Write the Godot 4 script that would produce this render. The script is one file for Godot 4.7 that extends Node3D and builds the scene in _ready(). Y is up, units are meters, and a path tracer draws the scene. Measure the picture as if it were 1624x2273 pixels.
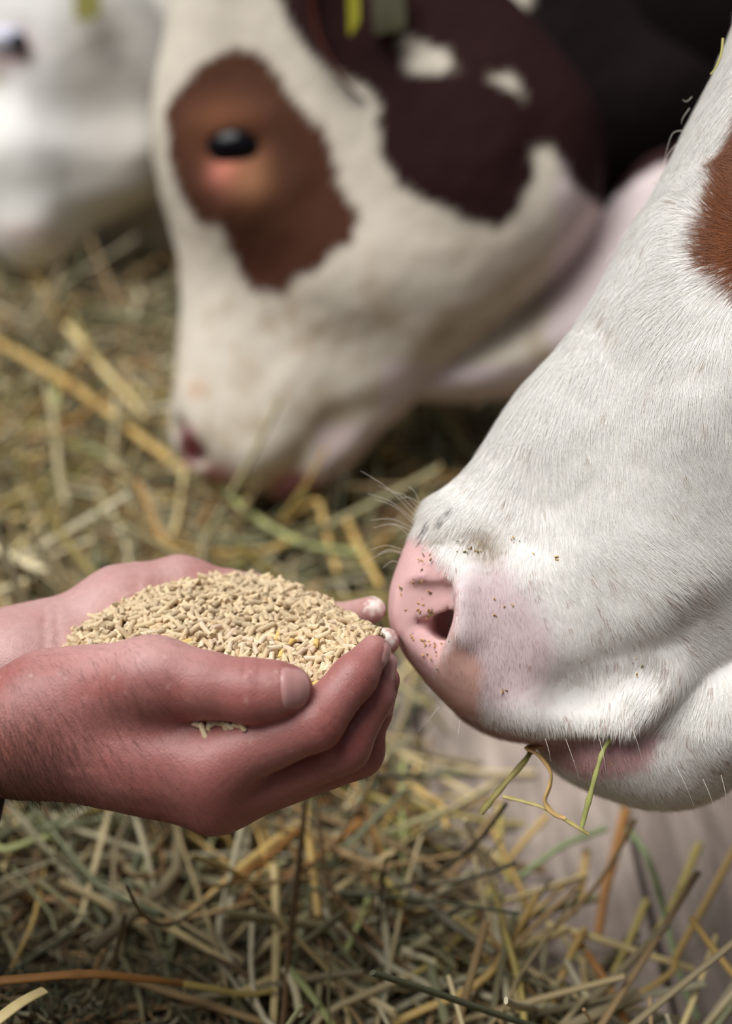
extends Node3D
# Young cattle eating hay on a barn floor; two cupped hands offer a heap of feed pellets.
# Sizes come from photograph measurements: eye_point(px, py, d) is the point d metres in front of the lens that was seen at (px, py).

const PITCH := 28.0
const EYE_HEIGHT := 0.64
const K := 0.00031676            # tangent of the view angle per pixel of the 1624 x 2273 frame
var eye: Transform3D             # where the photographer stood
var rng := RandomNumberGenerator.new()
var noise := FastNoiseLite.new()
var noise_fine := FastNoiseLite.new()
var names := {}

# ---------------------------------------------------------------- distance fields
static func smin(a: float, b: float, k: float) -> float:
	var h: float = maxf(k - absf(a - b), 0.0) / k
	return minf(a, b) - h * h * k * 0.25

static func smax(a: float, b: float, k: float) -> float:
	var h: float = maxf(k - absf(a - b), 0.0) / k
	return maxf(a, b) + h * h * k * 0.25

static func seg_dist(p: Vector3, a: Vector3, b: Vector3) -> float:
	var ba := b - a
	var t := clampf((p - a).dot(ba) / maxf(ba.length_squared(), 1e-12), 0.0, 1.0)
	return (p - a - ba * t).length()

class Pillow:                    # a side outline blown up to a solid: half width w and rounding r vary over it
	var s := PackedFloat32Array()
	var w := PackedFloat32Array()
	var r := PackedFloat32Array()
	var nx := 0
	var ny := 0
	var lo := Vector2()
	var step := 0.004
	var mid := 0.0
	var turn := Vector2()
	var pivot := Vector2()
	func setup(line: PackedVector2Array, ctrl: Array, z: float, cell: float, lo_: Vector2, hi_: Vector2) -> void:
		step = cell
		mid = z
		lo = lo_
		nx = int((hi_.x - lo.x) / step) + 2
		ny = int((hi_.y - lo.y) / step) + 2
		s.resize(nx * ny)
		w.resize(nx * ny)
		r.resize(nx * ny)
		var n := line.size()
		for j in ny:
			for i in nx:
				var p := lo + Vector2(i, j) * step
				var best := 1e9
				var inside := false
				var a := line[n - 1]
				for q in n:
					var b := line[q]
					var e := b - a
					var f := p - a
					var t := clampf(f.dot(e) / maxf(e.length_squared(), 1e-12), 0.0, 1.0)
					best = minf(best, (f - e * t).length_squared())
					if (a.y > p.y) != (b.y > p.y) and p.x < (b.x - a.x) * (p.y - a.y) / (b.y - a.y) + a.x:
						inside = not inside
					a = b
				s[j * nx + i] = -sqrt(best) if inside else sqrt(best)
				var sw := 0.0
				var aw := 0.0
				var ar := 0.0
				for c in ctrl:
					var g: float = 1.0 / pow(p.distance_squared_to(c[0]) + 1e-5, 1.6)
					sw += g
					aw += g * c[1]
					ar += g * c[2]
				w[j * nx + i] = aw / sw
				r[j * nx + i] = ar / sw
	func d(p: Vector3) -> float:
		var fx := clampf((p.x - lo.x) / step, 0.0, nx - 1.001)
		var fy := clampf((p.y - lo.y) / step, 0.0, ny - 1.001)
		var i := int(fx)
		var j := int(fy)
		fx -= i
		fy -= j
		var o := j * nx + i
		var a := (1.0 - fx) * (1.0 - fy)
		var b := fx * (1.0 - fy)
		var c := (1.0 - fx) * fy
		var e := fx * fy
		var ss := s[o] * a + s[o + 1] * b + s[o + nx] * c + s[o + nx + 1] * e
		var ww := w[o] * a + w[o + 1] * b + w[o + nx] * c + w[o + nx + 1] * e
		var rr := r[o] * a + r[o + 1] * b + r[o + nx] * c + r[o + nx + 1] * e
		var zz := (p.z - mid - turn.x * (p.x - pivot.x) - turn.y * (p.y - pivot.y)) / ww
		var t := maxf(0.0, 1.0 + ss / rr)
		return (sqrt(t * t + zz * zz) - 1.0) * minf(rr, ww)

class Beast:                     # pillows and round bones joined softly, then pressed and raised by brushes
	var pillows: Array[Pillow] = []
	var pk: Array[float] = []
	var bones: Array = []        # [a, b, ra, rb, k]  (k < 0 cuts)
	var brushes: Array = []      # [a, b, radius, amount]
	var steps: Array = []        # [outline, box, plane function, softness]: what lies in front of the plane inside the outline is taken away
	func d(p: Vector3) -> float:
		var f := 1e9
		for i in pillows.size():
			var v := pillows[i].d(p)
			f = v if i == 0 else smin2(f, v, pk[i])
		for c in near_bones:
			var a: Vector3 = c[0]
			var ba: Vector3 = c[1] - a
			var t := clampf((p - a).dot(ba) / maxf(ba.length_squared(), 1e-12), 0.0, 1.0)
			var v: float = (p - a - ba * t).length() - lerpf(c[2], c[3], t)
			var k: float = c[4]
			f = smin2(f, v, k) if k > 0.0 else -smin2(-f, v, -k)
		for c in near_brushes:
			var a: Vector3 = c[0]
			var ba: Vector3 = c[1] - a
			var pa := p - a
			var t := clampf(pa.dot(ba) / maxf(ba.length_squared(), 1e-12), 0.0, 1.0)
			var q: float = (pa - ba * t).length_squared() / (c[2] * c[2])
			if q < 6.0:
				f += c[3] * exp(-q)
		for c in near_steps:
			var box: Rect2 = c[1]
			if box.has_point(Vector2(p.x, p.y)) and absf(f) < 0.03:
				var line: PackedVector2Array = c[0]
				var cut := maxf(edge(Vector2(p.x, p.y), line), c[2].call(p) - p.z)
				f = -smin2(-f, cut, c[3])
		return f
	static func edge(p: Vector2, line: PackedVector2Array) -> float:
		var best := 1e9
		var inside := false
		var a := line[line.size() - 1]
		for b in line:
			var e := b - a
			var g := p - a
			var t := clampf(g.dot(e) / maxf(e.length_squared(), 1e-12), 0.0, 1.0)
			best = minf(best, (g - e * t).length_squared())
			if (a.y > p.y) != (b.y > p.y) and p.x < (b.x - a.x) * (p.y - a.y) / (b.y - a.y) + a.x:
				inside = not inside
			a = b
		return -sqrt(best) if inside else sqrt(best)
	var near_bones: Array = []
	var near_brushes: Array = []
	var near_steps: Array = []
	func focus(c: Vector3, reach: float) -> void:           # keeps only what can matter within reach of c
		near_bones.clear()
		near_brushes.clear()
		near_steps.clear()
		for q in bones:
			if pillows.is_empty() or away(c, q[0], q[1]) < maxf(q[2], q[3]) + absf(q[4]) + 2.5 * reach:
				near_bones.append(q)
		for q in brushes:
			if away(c, q[0], q[1]) < q[2] * 2.5 + reach:
				near_brushes.append(q)
		for q in steps:
			var box: Rect2 = q[1]
			if box.grow(reach).has_point(Vector2(c.x, c.y)):
				near_steps.append(q)
	static func away(p: Vector3, a: Vector3, b: Vector3) -> float:
		var ba := b - a
		var t := clampf((p - a).dot(ba) / maxf(ba.length_squared(), 1e-12), 0.0, 1.0)
		return (p - a - ba * t).length()
	static func smin2(a: float, b: float, k: float) -> float:
		var h: float = maxf(k - absf(a - b), 0.0) / k
		return minf(a, b) - h * h * k * 0.25

class Limb:                      # a hand and forearm: tapered bones in groups; group 0 is the palm, each finger has its own
	var a: Array[Vector3] = []
	var b: Array[Vector3] = []
	var ra: Array[float] = []
	var rb: Array[float] = []
	var group: Array[int] = []
	var live: Array[int] = []
	var join := 0.009
	var creases: Array = []      # [point, axis, width, depth, reach]
	var brushes: Array = []
	func bone(g: int, p: Vector3, q: Vector3, rp: float, rq: float) -> void:
		group.append(g)
		a.append(p)
		b.append(q)
		ra.append(rp)
		rb.append(rq)
	func one(i: int, p: Vector3) -> float:
		var ba := b[i] - a[i]
		var pa := p - a[i]
		var t := clampf(pa.dot(ba) / maxf(ba.length_squared(), 1e-12), 0.0, 1.0)
		return (pa - ba * t).length() - lerpf(ra[i], rb[i], t)
	func focus(c: Vector3, reach: float) -> void:
		live.clear()
		var best := 1e9
		var ds := []
		for i in a.size():
			var v := one(i, c)
			ds.append(v)
			best = minf(best, v)
		for i in a.size():
			if ds[i] < best + 2.0 * reach + 0.03:
				live.append(i)
	func d(p: Vector3) -> float:
		var palm := 1e9
		var f := 1e9
		var now := -1
		var cur := 1e9
		for i in live:
			var v := one(i, p)
			if group[i] == 0:
				if v < palm + 0.014:
					var h: float = maxf(0.014 - absf(palm - v), 0.0) / 0.014
					palm = minf(palm, v) - h * h * 0.0035
			else:
				if group[i] != now:
					if now > 0:
						f = fold(f, cur, palm)
					now = group[i]
					cur = 1e9
				var h2: float = maxf(0.004 - absf(cur - v), 0.0) / 0.004
				cur = minf(cur, v) - h2 * h2 * 0.001
		if now > 0:
			f = fold(f, cur, palm)
		else:
			f = palm
		for c in creases:
			var o: Vector3 = p - c[0]
			if o.length_squared() < c[4] * c[4]:
				var q: float = o.dot(c[1]) / c[2]
				f += c[3] * exp(-q * q) * smoothstep(c[4], c[4] * 0.6, o.length())
		for c in brushes:
			var o: Vector3 = p - c[0]
			var ba: Vector3 = c[1] - c[0]
			var t := clampf(o.dot(ba) / maxf(ba.length_squared(), 1e-12), 0.0, 1.0)
			var q: float = (o - ba * t).length_squared() / (c[2] * c[2])
			if q < 6.0:
				f += c[3] * exp(-q)
		return f
	func fold(f: float, finger: float, palm: float) -> float:
		var h: float = maxf(join - absf(finger - palm), 0.0) / join
		var m := minf(finger, palm) - h * h * join * 0.25
		h = maxf(0.0016 - absf(f - m), 0.0) / 0.0016
		return minf(f, m) - h * h * 0.0004

func nets(field, lo: Vector3, hi: Vector3, cell: float) -> Array:   # surface nets: [vertices, triangle indices]
	var B := 4
	var nb := Vector3i(((hi - lo) / (cell * B)).ceil())
	var nx := nb.x * B + 1
	var ny := nb.y * B + 1
	var nz := nb.z * B + 1
	var sy := nx
	var sz := nx * ny
	var val := PackedFloat32Array()
	val.resize(nx * ny * nz)
	val.fill(1e9)
	var idx := PackedInt32Array()
	idx.resize(nx * ny * nz)
	idx.fill(-1)
	var active: Array[Vector3i] = []
	var reach := 0.87 * B * cell
	for bz in nb.z:
		for by in nb.y:
			for bx in nb.x:
				var c := lo + Vector3(bx + 0.5, by + 0.5, bz + 0.5) * (B * cell)
				field.focus(c, reach)
				if absf(field.d(c)) < reach * 1.35:
					active.append(Vector3i(bx, by, bz))
					for k in range(bz * B, bz * B + B + 1):
						for j in range(by * B, by * B + B + 1):
							var o := k * sz + j * sy
							for i in range(bx * B, bx * B + B + 1):
								if val[o + i] > 1e8:
									val[o + i] = field.d(lo + Vector3(i, j, k) * cell)
	var verts := PackedVector3Array()
	var cells := PackedInt32Array()
	var ea := PackedInt32Array([0, 2, 4, 6, 0, 1, 4, 5, 0, 1, 2, 3])
	var eb := PackedInt32Array([1, 3, 5, 7, 2, 3, 6, 7, 4, 5, 6, 7])
	var off := PackedInt32Array([0, 1, sy, sy + 1, sz, sz + 1, sz + sy, sz + sy + 1])
	var v := PackedFloat32Array()
	v.resize(8)
	for bl in active:
		for k in range(bl.z * B, bl.z * B + B):
			for j in range(bl.y * B, bl.y * B + B):
				for i in range(bl.x * B, bl.x * B + B):
					var o := k * sz + j * sy + i
					var neg := 0
					for q in 8:
						v[q] = val[o + off[q]]
						if v[q] < 0.0:
							neg += 1
					if neg == 0 or neg == 8:
						continue
					var sum := Vector3()
					var n := 0
					for e in 12:
						var va := v[ea[e]]
						var vb := v[eb[e]]
						if (va < 0.0) != (vb < 0.0):
							var t := va / (va - vb)
							var pa := Vector3(ea[e] & 1, (ea[e] >> 1) & 1, ea[e] >> 2)
							var pb := Vector3(eb[e] & 1, (eb[e] >> 1) & 1, eb[e] >> 2)
							sum += pa.lerp(pb, t)
							n += 1
					idx[o] = verts.size()
					cells.append(o)
					verts.append(lo + (Vector3(i, j, k) + sum / n) * cell)
	var tri := PackedInt32Array()
	var du := PackedInt32Array([1, sy, sz])
	for q in cells.size():
		var o := cells[q]
		var a := val[o] < 0.0
		for ax in 3:
			var o2 := o + du[ax]
			if o2 >= val.size() or val[o2] > 1e8 or a == (val[o2] < 0.0):
				continue
			var u := du[(ax + 1) % 3]
			var w := du[(ax + 2) % 3]
			if o - u - w < 0:
				continue
			var q0 := idx[o]
			var q1 := idx[o - u]
			var q2 := idx[o - u - w]
			var q3 := idx[o - w]
			if q1 < 0 or q2 < 0 or q3 < 0:
				continue
			if a:
				tri.append_array(PackedInt32Array([q0, q2, q1, q0, q3, q2]))
			else:
				tri.append_array(PackedInt32Array([q0, q1, q2, q0, q2, q3]))
	return [verts, tri]

func smooth_normals(verts: PackedVector3Array, tri: PackedInt32Array) -> PackedVector3Array:
	var nr := PackedVector3Array()
	nr.resize(verts.size())
	for t in range(0, tri.size(), 3):
		var a := verts[tri[t]]
		var n := (verts[tri[t + 2]] - a).cross(verts[tri[t + 1]] - a)
		for q in 3:
			nr[tri[t + q]] += n
	for i in nr.size():
		nr[i] = nr[i].normalized()
	return nr

func array_mesh(verts: PackedVector3Array, nr: PackedVector3Array, tri: PackedInt32Array, col = null, uv = null) -> ArrayMesh:
	var arr := []
	arr.resize(Mesh.ARRAY_MAX)
	arr[Mesh.ARRAY_VERTEX] = verts
	arr[Mesh.ARRAY_NORMAL] = nr
	arr[Mesh.ARRAY_INDEX] = tri
	if col != null:
		arr[Mesh.ARRAY_COLOR] = col
	if uv != null:
		arr[Mesh.ARRAY_TEX_UV] = uv
	var m := ArrayMesh.new()
	m.add_surface_from_arrays(Mesh.PRIMITIVE_TRIANGLES, arr)
	return m

# ---------------------------------------------------------------- nodes
func numbered(called: String) -> String:
	var n: int = names.get(called, 0)
	names[called] = n + 1
	return called if n == 0 else "%s_%03d" % [called, n]

func tag(o: Node3D, label: String, category: String, group := "", kind := "") -> Node3D:
	if label:
		o.set_meta("label", label)
	if category:
		o.set_meta("category", category)
	if group:
		o.set_meta("group", group)
	if kind:
		o.set_meta("kind", kind)
	return o

func base(called: String, at: Vector3) -> Node3D:
	var o := Node3D.new()
	o.name = numbered(called)
	add_child(o, true)
	o.position = at
	return o

func put(called: String, mesh: Mesh, m: Material, parent: Node3D = null) -> MeshInstance3D:
	var o := MeshInstance3D.new()
	o.name = called if parent else numbered(called)
	o.mesh = mesh
	o.material_override = m
	if parent:
		parent.add_child(o, true)
	else:
		add_child(o, true)
	return o

func many(called: String, mesh: Mesh, m: Material, where: Array, tint: PackedColorArray, parent: Node3D = null) -> MultiMeshInstance3D:
	var mm := MultiMesh.new()
	mm.transform_format = MultiMesh.TRANSFORM_3D
	mm.use_colors = true
	mm.mesh = mesh
	mm.instance_count = where.size()
	for i in where.size():
		mm.set_instance_transform(i, where[i])
		mm.set_instance_color(i, tint[i])
	var o := MultiMeshInstance3D.new()
	o.name = called if parent else numbered(called)
	o.multimesh = mm
	o.material_override = m
	o.set_meta("kind", "stuff")
	if parent:
		parent.add_child(o, true)
	else:
		add_child(o, true)
	return o

func lin(r: int, g: int, b: int) -> Color:                # an sRGB colour as linear values, for vertex and copy colours
	return Color8(r, g, b).srgb_to_linear()

func mat(called: String, c: Color, rough: float, vertex := false) -> StandardMaterial3D:
	var m := StandardMaterial3D.new()
	m.resource_name = called
	m.albedo_color = c
	m.roughness = rough
	m.vertex_color_use_as_albedo = vertex
	return m

func V(px: float, py: float, d: float) -> Vector3:         # in the photographer's axes: right, up, back
	return Vector3((px - 812.0) * K * d, (1136.5 - py) * K * d, -d)

func eye_point(px: float, py: float, d: float) -> Vector3:  # the same point in the barn
	return eye * V(px, py, d)

func ground_point(px: float, py: float, h := 0.06) -> Vector3:
	var dir := eye.basis * V(px, py, 1.0)
	return eye.origin + dir * ((h - eye.origin.y) / dir.y)

func outline(pts: Array, d: float, sub := 4) -> PackedVector2Array:    # a smooth closed line through measured points, in metres
	var p := PackedVector2Array()
	var n := pts.size()
	for i in n:
		var a: Vector2 = pts[(i + n - 1) % n]
		var b: Vector2 = pts[i]
		var c: Vector2 = pts[(i + 1) % n]
		var e: Vector2 = pts[(i + 2) % n]
		for q in sub:
			var s := b.cubic_interpolate(c, a, e, float(q) / sub)
			p.append(Vector2((s.x - 812.0) * K * d, (1136.5 - s.y) * K * d))
	return p

func pillow(pts: Array, ctrl: Array, d: float, cell: float, lo: Vector2, hi: Vector2) -> Pillow:
	var c := []
	for q in ctrl:
		c.append([Vector2((q[0] - 812.0) * K * d, (1136.5 - q[1]) * K * d), q[2] * 0.001, q[3] * 0.001])
	var p := Pillow.new()
	p.setup(outline(pts, d), c, -d, cell, lo, hi)
	return p

func patch(p: Vector2, line: PackedVector2Array) -> float:              # signed distance to a coat patch, negative inside
	var best := 1e9
	var inside := false
	var n := line.size()
	var a := line[n - 1]
	for q in n:
		var b := line[q]
		var e := b - a
		var f := p - a
		var t := clampf(f.dot(e) / maxf(e.length_squared(), 1e-12), 0.0, 1.0)
		best = minf(best, (f - e * t).length_squared())
		if (a.y > p.y) != (b.y > p.y) and p.x < (b.x - a.x) * (p.y - a.y) / (b.y - a.y) + a.x:
			inside = not inside
		a = b
	return -sqrt(best) if inside else sqrt(best)

func poly(s: Array) -> PackedVector2Array:                 # patch outline in measured units
	var p := PackedVector2Array()
	for v in s:
		p.append(v)
	return p

func tube(line: PackedVector3Array, radius: PackedFloat32Array, sides := 6, flat := 1.0, col = null) -> ArrayMesh:
	var verts := PackedVector3Array()
	var nr := PackedVector3Array()
	var tri := PackedInt32Array()
	var cols := PackedColorArray()
	var n := line.size()
	var side := Vector3.UP
	for i in n:
		var t := (line[mini(i + 1, n - 1)] - line[maxi(i - 1, 0)]).normalized()
		var u := side.cross(t)
		if u.length() < 0.05:
			u = Vector3.RIGHT.cross(t)
		u = u.normalized()
		var w := t.cross(u)
		side = w
		for q in sides:
			var an := TAU * q / sides
			var nn := u * cos(an) + w * sin(an) * flat
			verts.append(line[i] + nn * radius[i])
			nr.append((u * cos(an) * flat + w * sin(an)).normalized())
			if col != null:
				cols.append(col[i])
	for i in n - 1:
		for q in sides:
			var a := i * sides + q
			var b := i * sides + (q + 1) % sides
			tri.append_array(PackedInt32Array([a, a + sides, b, b, a + sides, b + sides]))
	for end in 2:
		var o := 0 if end == 0 else (n - 1) * sides
		var c := verts.size()
		var t := (line[0] - line[1]).normalized() if end == 0 else (line[n - 1] - line[n - 2]).normalized()
		for q in sides:
			verts.append(verts[o + q])
			nr.append(t)
			if col != null:
				cols.append(col[0 if end == 0 else n - 1])
		for q in range(1, sides - 1):
			if end == 0:
				tri.append_array(PackedInt32Array([c, c + q, c + q + 1]))
			else:
				tri.append_array(PackedInt32Array([c, c + q + 1, c + q]))
	return array_mesh(verts, nr, tri, cols if col != null else null)

func bend(pts: Array, sub := 4) -> PackedVector3Array:     # a smooth line through points
	var p := PackedVector3Array()
	var n := pts.size()
	for i in n - 1:
		var a: Vector3 = pts[maxi(i - 1, 0)]
		var b: Vector3 = pts[i]
		var c: Vector3 = pts[i + 1]
		var e: Vector3 = pts[mini(i + 2, n - 1)]
		for q in sub:
			p.append(b.cubic_interpolate(c, a, e, float(q) / sub))
	p.append(pts[n - 1])
	return p

func taper(n: int, r0: float, r1: float, tip := 1.0) -> PackedFloat32Array:
	var r := PackedFloat32Array()
	for i in n:
		r.append(lerpf(r0, r1, float(i) / (n - 1)) * (tip if i == 0 or i == n - 1 else 1.0))
	return r

func noise_tex(seed_: int, freq: float, ramp: Array, normal := false, bump := 4.0, size := 512) -> NoiseTexture2D:
	var f := FastNoiseLite.new()
	f.seed = seed_
	f.frequency = freq
	f.fractal_octaves = 5
	var t := NoiseTexture2D.new()
	t.width = size
	t.height = size
	t.seamless = true
	t.noise = f
	if normal:
		t.as_normal_map = true
		t.bump_strength = bump
	else:
		var g := Gradient.new()
		g.set_color(0, ramp[0])
		g.set_color(1, ramp[1])
		t.color_ramp = g
	return t
func _ready() -> void:
	# camera
	var cam := Camera3D.new()
	cam.name = "camera"
	add_child(cam, true)
	cam.position = Vector3(0, EYE_HEIGHT, 0)
	cam.rotation_degrees = Vector3(-PITCH, 0, 0)
	cam.near = 0.05
	cam.far = 60.0
	var lens := CameraAttributesPhysical.new()
	lens.frustum_focal_length = 33.333
	lens.frustum_focus_distance = 0.620
	lens.exposure_aperture = 2.4
	cam.attributes = lens
	cam.fov = 39.6
	cam.current = true
	eye = cam.transform
	# daylight: an overcast sky
	var env := Environment.new()
	env.background_mode = Environment.BG_SKY
	var sky := Sky.new()
	var sm := ProceduralSkyMaterial.new()
	sm.sky_top_color = Color(0.93, 0.97, 1.03)
	sm.sky_horizon_color = Color(0.42, 0.42, 0.42)
	sm.sky_curve = 0.6
	sm.ground_bottom_color = Color(0.14, 0.12, 0.10)
	sm.ground_horizon_color = Color(0.24, 0.22, 0.20)
	sm.sky_energy_multiplier = 0.52
	sky.sky_material = sm
	env.sky = sky
	env.tonemap_mode = Environment.TONE_MAPPER_LINEAR
	env.tonemap_exposure = 2.95
	env.sdfgi_enabled = true
	env.ssao_enabled = true
	env.ssil_enabled = true
	var we := WorldEnvironment.new()
	we.name = "world"
	we.environment = env
	add_child(we, true)

	# the brightest stretch of the clouds, high over the open left side: very soft shadows
	var sun := DirectionalLight3D.new()
	sun.name = "cloud_light"
	add_child(sun, true)
	sun.look_at_from_position(Vector3(-0.38, 1.0, 0.14), Vector3.ZERO, Vector3.FORWARD)
	sun.light_color = Color(1.0, 0.99, 0.97)
	sun.light_energy = 0.43
	sun.light_angular_distance = 45.0
	sun.shadow_enabled = true
	sun.sky_mode = DirectionalLight3D.SKY_MODE_LIGHT_ONLY

	rng.seed = 7
	noise.seed = 3
	noise.frequency = 0.01
	noise.fractal_octaves = 3
	noise_fine.seed = 11
	noise_fine.frequency = 0.05
	noise_fine.fractal_octaves = 2
	coat_mat = mat("coat", Color.WHITE, 0.85, true)
	coat_mat.metallic_specular = 0.25
	hair_mat = mat("hair", Color.WHITE, 0.6, true)
	hair_mat.backlight_enabled = true
	hair_mat.backlight = Color(0.6, 0.6, 0.6)
	eye_mat = mat("eye", Color8(14, 12, 16), 0.08)
	eye_mat.metallic_specular = 0.3
	tag_mat = mat("ear_tag", Color8(160, 156, 46), 0.45)
	var t0 := Time.get_ticks_msec()
	barn()
	hay()
	print("hay ", Time.get_ticks_msec() - t0)
	cow_front()
	print("front ", Time.get_ticks_msec() - t0)
	cow_middle()
	print("middle ", Time.get_ticks_msec() - t0)
	cow_far()
	print("far ", Time.get_ticks_msec() - t0)
	person()
	print("person ", Time.get_ticks_msec() - t0)
	feed()
	mouthful()
	print("all ", Time.get_ticks_msec() - t0)
# ---------------------------------------------------------------- cattle
func at_ref(v: Vector3, d: float) -> Vector2:              # a point of an animal in its own flat side measure
	return Vector2(812.0 + v.x / (K * d), 1136.5 - v.y / (K * d))

func flow_at(p: Vector2, ctrl: Array) -> float:            # direction in which the coat lies
	var s := 0.0
	var c := Vector2()
	for q in ctrl:
		var g: float = 1.0 / (p.distance_squared_to(q[0]) + 900.0)
		c += Vector2.from_angle(deg_to_rad(q[1])) * g * g
		s += g * g
	return c.angle()

func lumpy(v: Vector3, amount: float, freq: float) -> float:
	return noise.get_noise_3dv(v * freq) * amount

func beast_mesh(res: Array, at: Vector3, paint, bump := 0.0012, freq := 900.0) -> Array:   # moves the mesh into the barn and colours it: [mesh, vertices in view axes, normals, triangles, colours]
	var verts: PackedVector3Array = res[0]
	var tri: PackedInt32Array = res[1]
	var nr := smooth_normals(verts, tri)
	if bump > 0.0:
		for i in verts.size():
			verts[i] += nr[i] * (lumpy(verts[i], bump, freq) + lumpy(verts[i], minf(bump * 0.35, 0.0011), 4200.0))
		nr = smooth_normals(verts, tri)
	var col := PackedColorArray()
	col.resize(verts.size())
	var out := PackedVector3Array()
	out.resize(verts.size())
	var on := PackedVector3Array()
	on.resize(verts.size())
	for i in verts.size():
		col[i] = paint.call(verts[i], nr[i])
		out[i] = eye * verts[i] - at
		on[i] = eye.basis * nr[i]
	return [array_mesh(out, on, tri, col), verts, nr, tri, col]

func merged(parts: Array) -> ArrayMesh:                    # one continuous skin out of a finely and a coarsely meshed stretch
	var v := PackedVector3Array()
	var n := PackedVector3Array()
	var t := PackedInt32Array()
	var c := PackedColorArray()
	for m in parts:
		var a: Array = m.surface_get_arrays(0)
		var o := v.size()
		v.append_array(a[Mesh.ARRAY_VERTEX])
		n.append_array(a[Mesh.ARRAY_NORMAL])
		c.append_array(a[Mesh.ARRAY_COLOR])
		for i in a[Mesh.ARRAY_INDEX]:
			t.append(i + o)
	return array_mesh(v, n, t, c)

func coat_hair(built: Array, at: Vector3, d: float, density: float, rule) -> Array:        # [transforms, colours]; rule(q, v, n) -> [share, angle, length, width, lift, tint or null]
	var verts: PackedVector3Array = built[1]
	var nr: PackedVector3Array = built[2]
	var tri: PackedInt32Array = built[3]
	var col: PackedColorArray = built[4]
	var where := []
	var tint := PackedColorArray()
	for t in range(0, tri.size(), 3):
		var a := verts[tri[t]]
		var n := nr[tri[t]]
		if n.z < -0.45:
			continue
		var b := verts[tri[t + 1]]
		var c := verts[tri[t + 2]]
		var q := at_ref(a, d)
		if q.x > 2400.0 or q.y < -500.0 or q.x < -150.0:
			continue
		var r: Array = rule.call(q, a, n)
		var want: float = (b - a).cross(c - a).length() * 0.5 * density * r[0]
		var k := int(want)
		if rng.randf() < want - k:
			k += 1
		for i in k:
			var u := rng.randf()
			var w := rng.randf()
			if u + w > 1.0:
				u = 1.0 - u
				w = 1.0 - w
			var p := a + (b - a) * u + (c - a) * w
			var ang: float = r[1] + rng.randfn(0.0, 0.13) + 0.5 * noise.get_noise_3dv(p * 1400.0)
			var dir := Vector3(cos(ang), -sin(ang), 0.0)
			dir = (dir - n * dir.dot(n))
			if dir.length() < 0.2:
				dir = Vector3(0, -1, 0) - n * -n.y
			dir = dir.normalized()
			var side := dir.cross(n).normalized()
			var l: float = r[2] * rng.randf_range(0.65, 1.2)
			var lift: float = r[4] * rng.randf_range(0.5, 1.5)
			var bs := Basis(eye.basis * dir * l, eye.basis * n * (l * lift), eye.basis * side * (r[3] * rng.randf_range(0.8, 1.3)))
			where.append(Transform3D(bs, eye * (p - n * 0.0003) - at))
			var cc: Color = col[tri[t]] if r[5] == null else r[5]
			if r[5] == null:
				cc = cc.lerp(Color(0.97, 0.955, 0.93), 0.5 * smoothstep(0.45, 0.75, cc.g))
			var g := rng.randf_range(0.88, 1.03)
			tint.append(Color(cc.r * g, cc.g * g, cc.b * g * rng.randf_range(0.95, 1.02)))
	return [where, tint]

func hair_coat(called: String, m: Material, hair: Array, parent: Node3D) -> void:    # all the hairs of a coat as one mesh: each a tapering blade
	var where: Array = hair[0]
	var tint: PackedColorArray = hair[1]
	var n := where.size()
	var verts := PackedVector3Array()
	var nr := PackedVector3Array()
	var col := PackedColorArray()
	var tri := PackedInt32Array()
	verts.resize(n * 5)
	nr.resize(n * 5)
	col.resize(n * 5)
	tri.resize(n * 9)
	for i in n:
		var t: Transform3D = where[i]
		var x := t.basis.x
		var y := t.basis.y
		var z := t.basis.z
		var o := t.origin
		var up := y.normalized()
		var a := i * 5
		verts[a] = o - z * 0.5
		verts[a + 1] = o + z * 0.5
		o = t.origin + x * 0.55 + y * 0.8
		verts[a + 2] = o - z * 0.42
		verts[a + 3] = o + z * 0.42
		verts[a + 4] = t.origin + x + y
		var c := tint[i]
		for q in 5:
			nr[a + q] = up
			col[a + q] = c
		var b := i * 9
		tri[b] = a
		tri[b + 1] = a + 2
		tri[b + 2] = a + 1
		tri[b + 3] = a + 1
		tri[b + 4] = a + 2
		tri[b + 5] = a + 3
		tri[b + 6] = a + 2
		tri[b + 7] = a + 4
		tri[b + 8] = a + 3
	put(called, array_mesh(verts, nr, tri, col), m, parent).set_meta("kind", "stuff")

func on_skin(field, p: Vector3, n: Vector3) -> Vector3:    # walks from p against n until it meets the skin
	var q := p + n * 0.03
	for i in 40:
		field.focus(q, 0.01)
		var v: float = field.d(q)
		q -= n * v * 0.8
		if absf(v) < 0.00005:
			break
	return q

func trunk(bones: Array, cell: float, at: Vector3, paint) -> ArrayMesh:    # neck, body and legs behind the head, in barn metres
	var f := Beast.new()
	var inv := eye.affine_inverse()
	var lo := Vector3(1e9, 1e9, 1e9)
	var hi := -lo
	f.pillows.append(Pillow.new())
	f.pillows.clear()
	for b in bones:
		var p: Vector3 = inv * b[0]
		var q: Vector3 = inv * b[1]
		f.bones.append([p, q, b[2], b[3], 0.08])
		var m := Vector3.ONE * (maxf(b[2], b[3]) + 0.08)
		lo = lo.min(p - m).min(q - m)
		hi = hi.max(p + m).max(q + m)
	var res := nets(f, lo, hi, cell)
	return beast_mesh(res, at, paint, 0.0)[0]

var coat_mat: StandardMaterial3D
var hair_mat: StandardMaterial3D
var eye_mat: StandardMaterial3D
var tag_mat: StandardMaterial3D

func blend(c: Color, e: Color, s: float, soft: float) -> Color:
	return c.lerp(e, smoothstep(soft, -soft, s))

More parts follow.
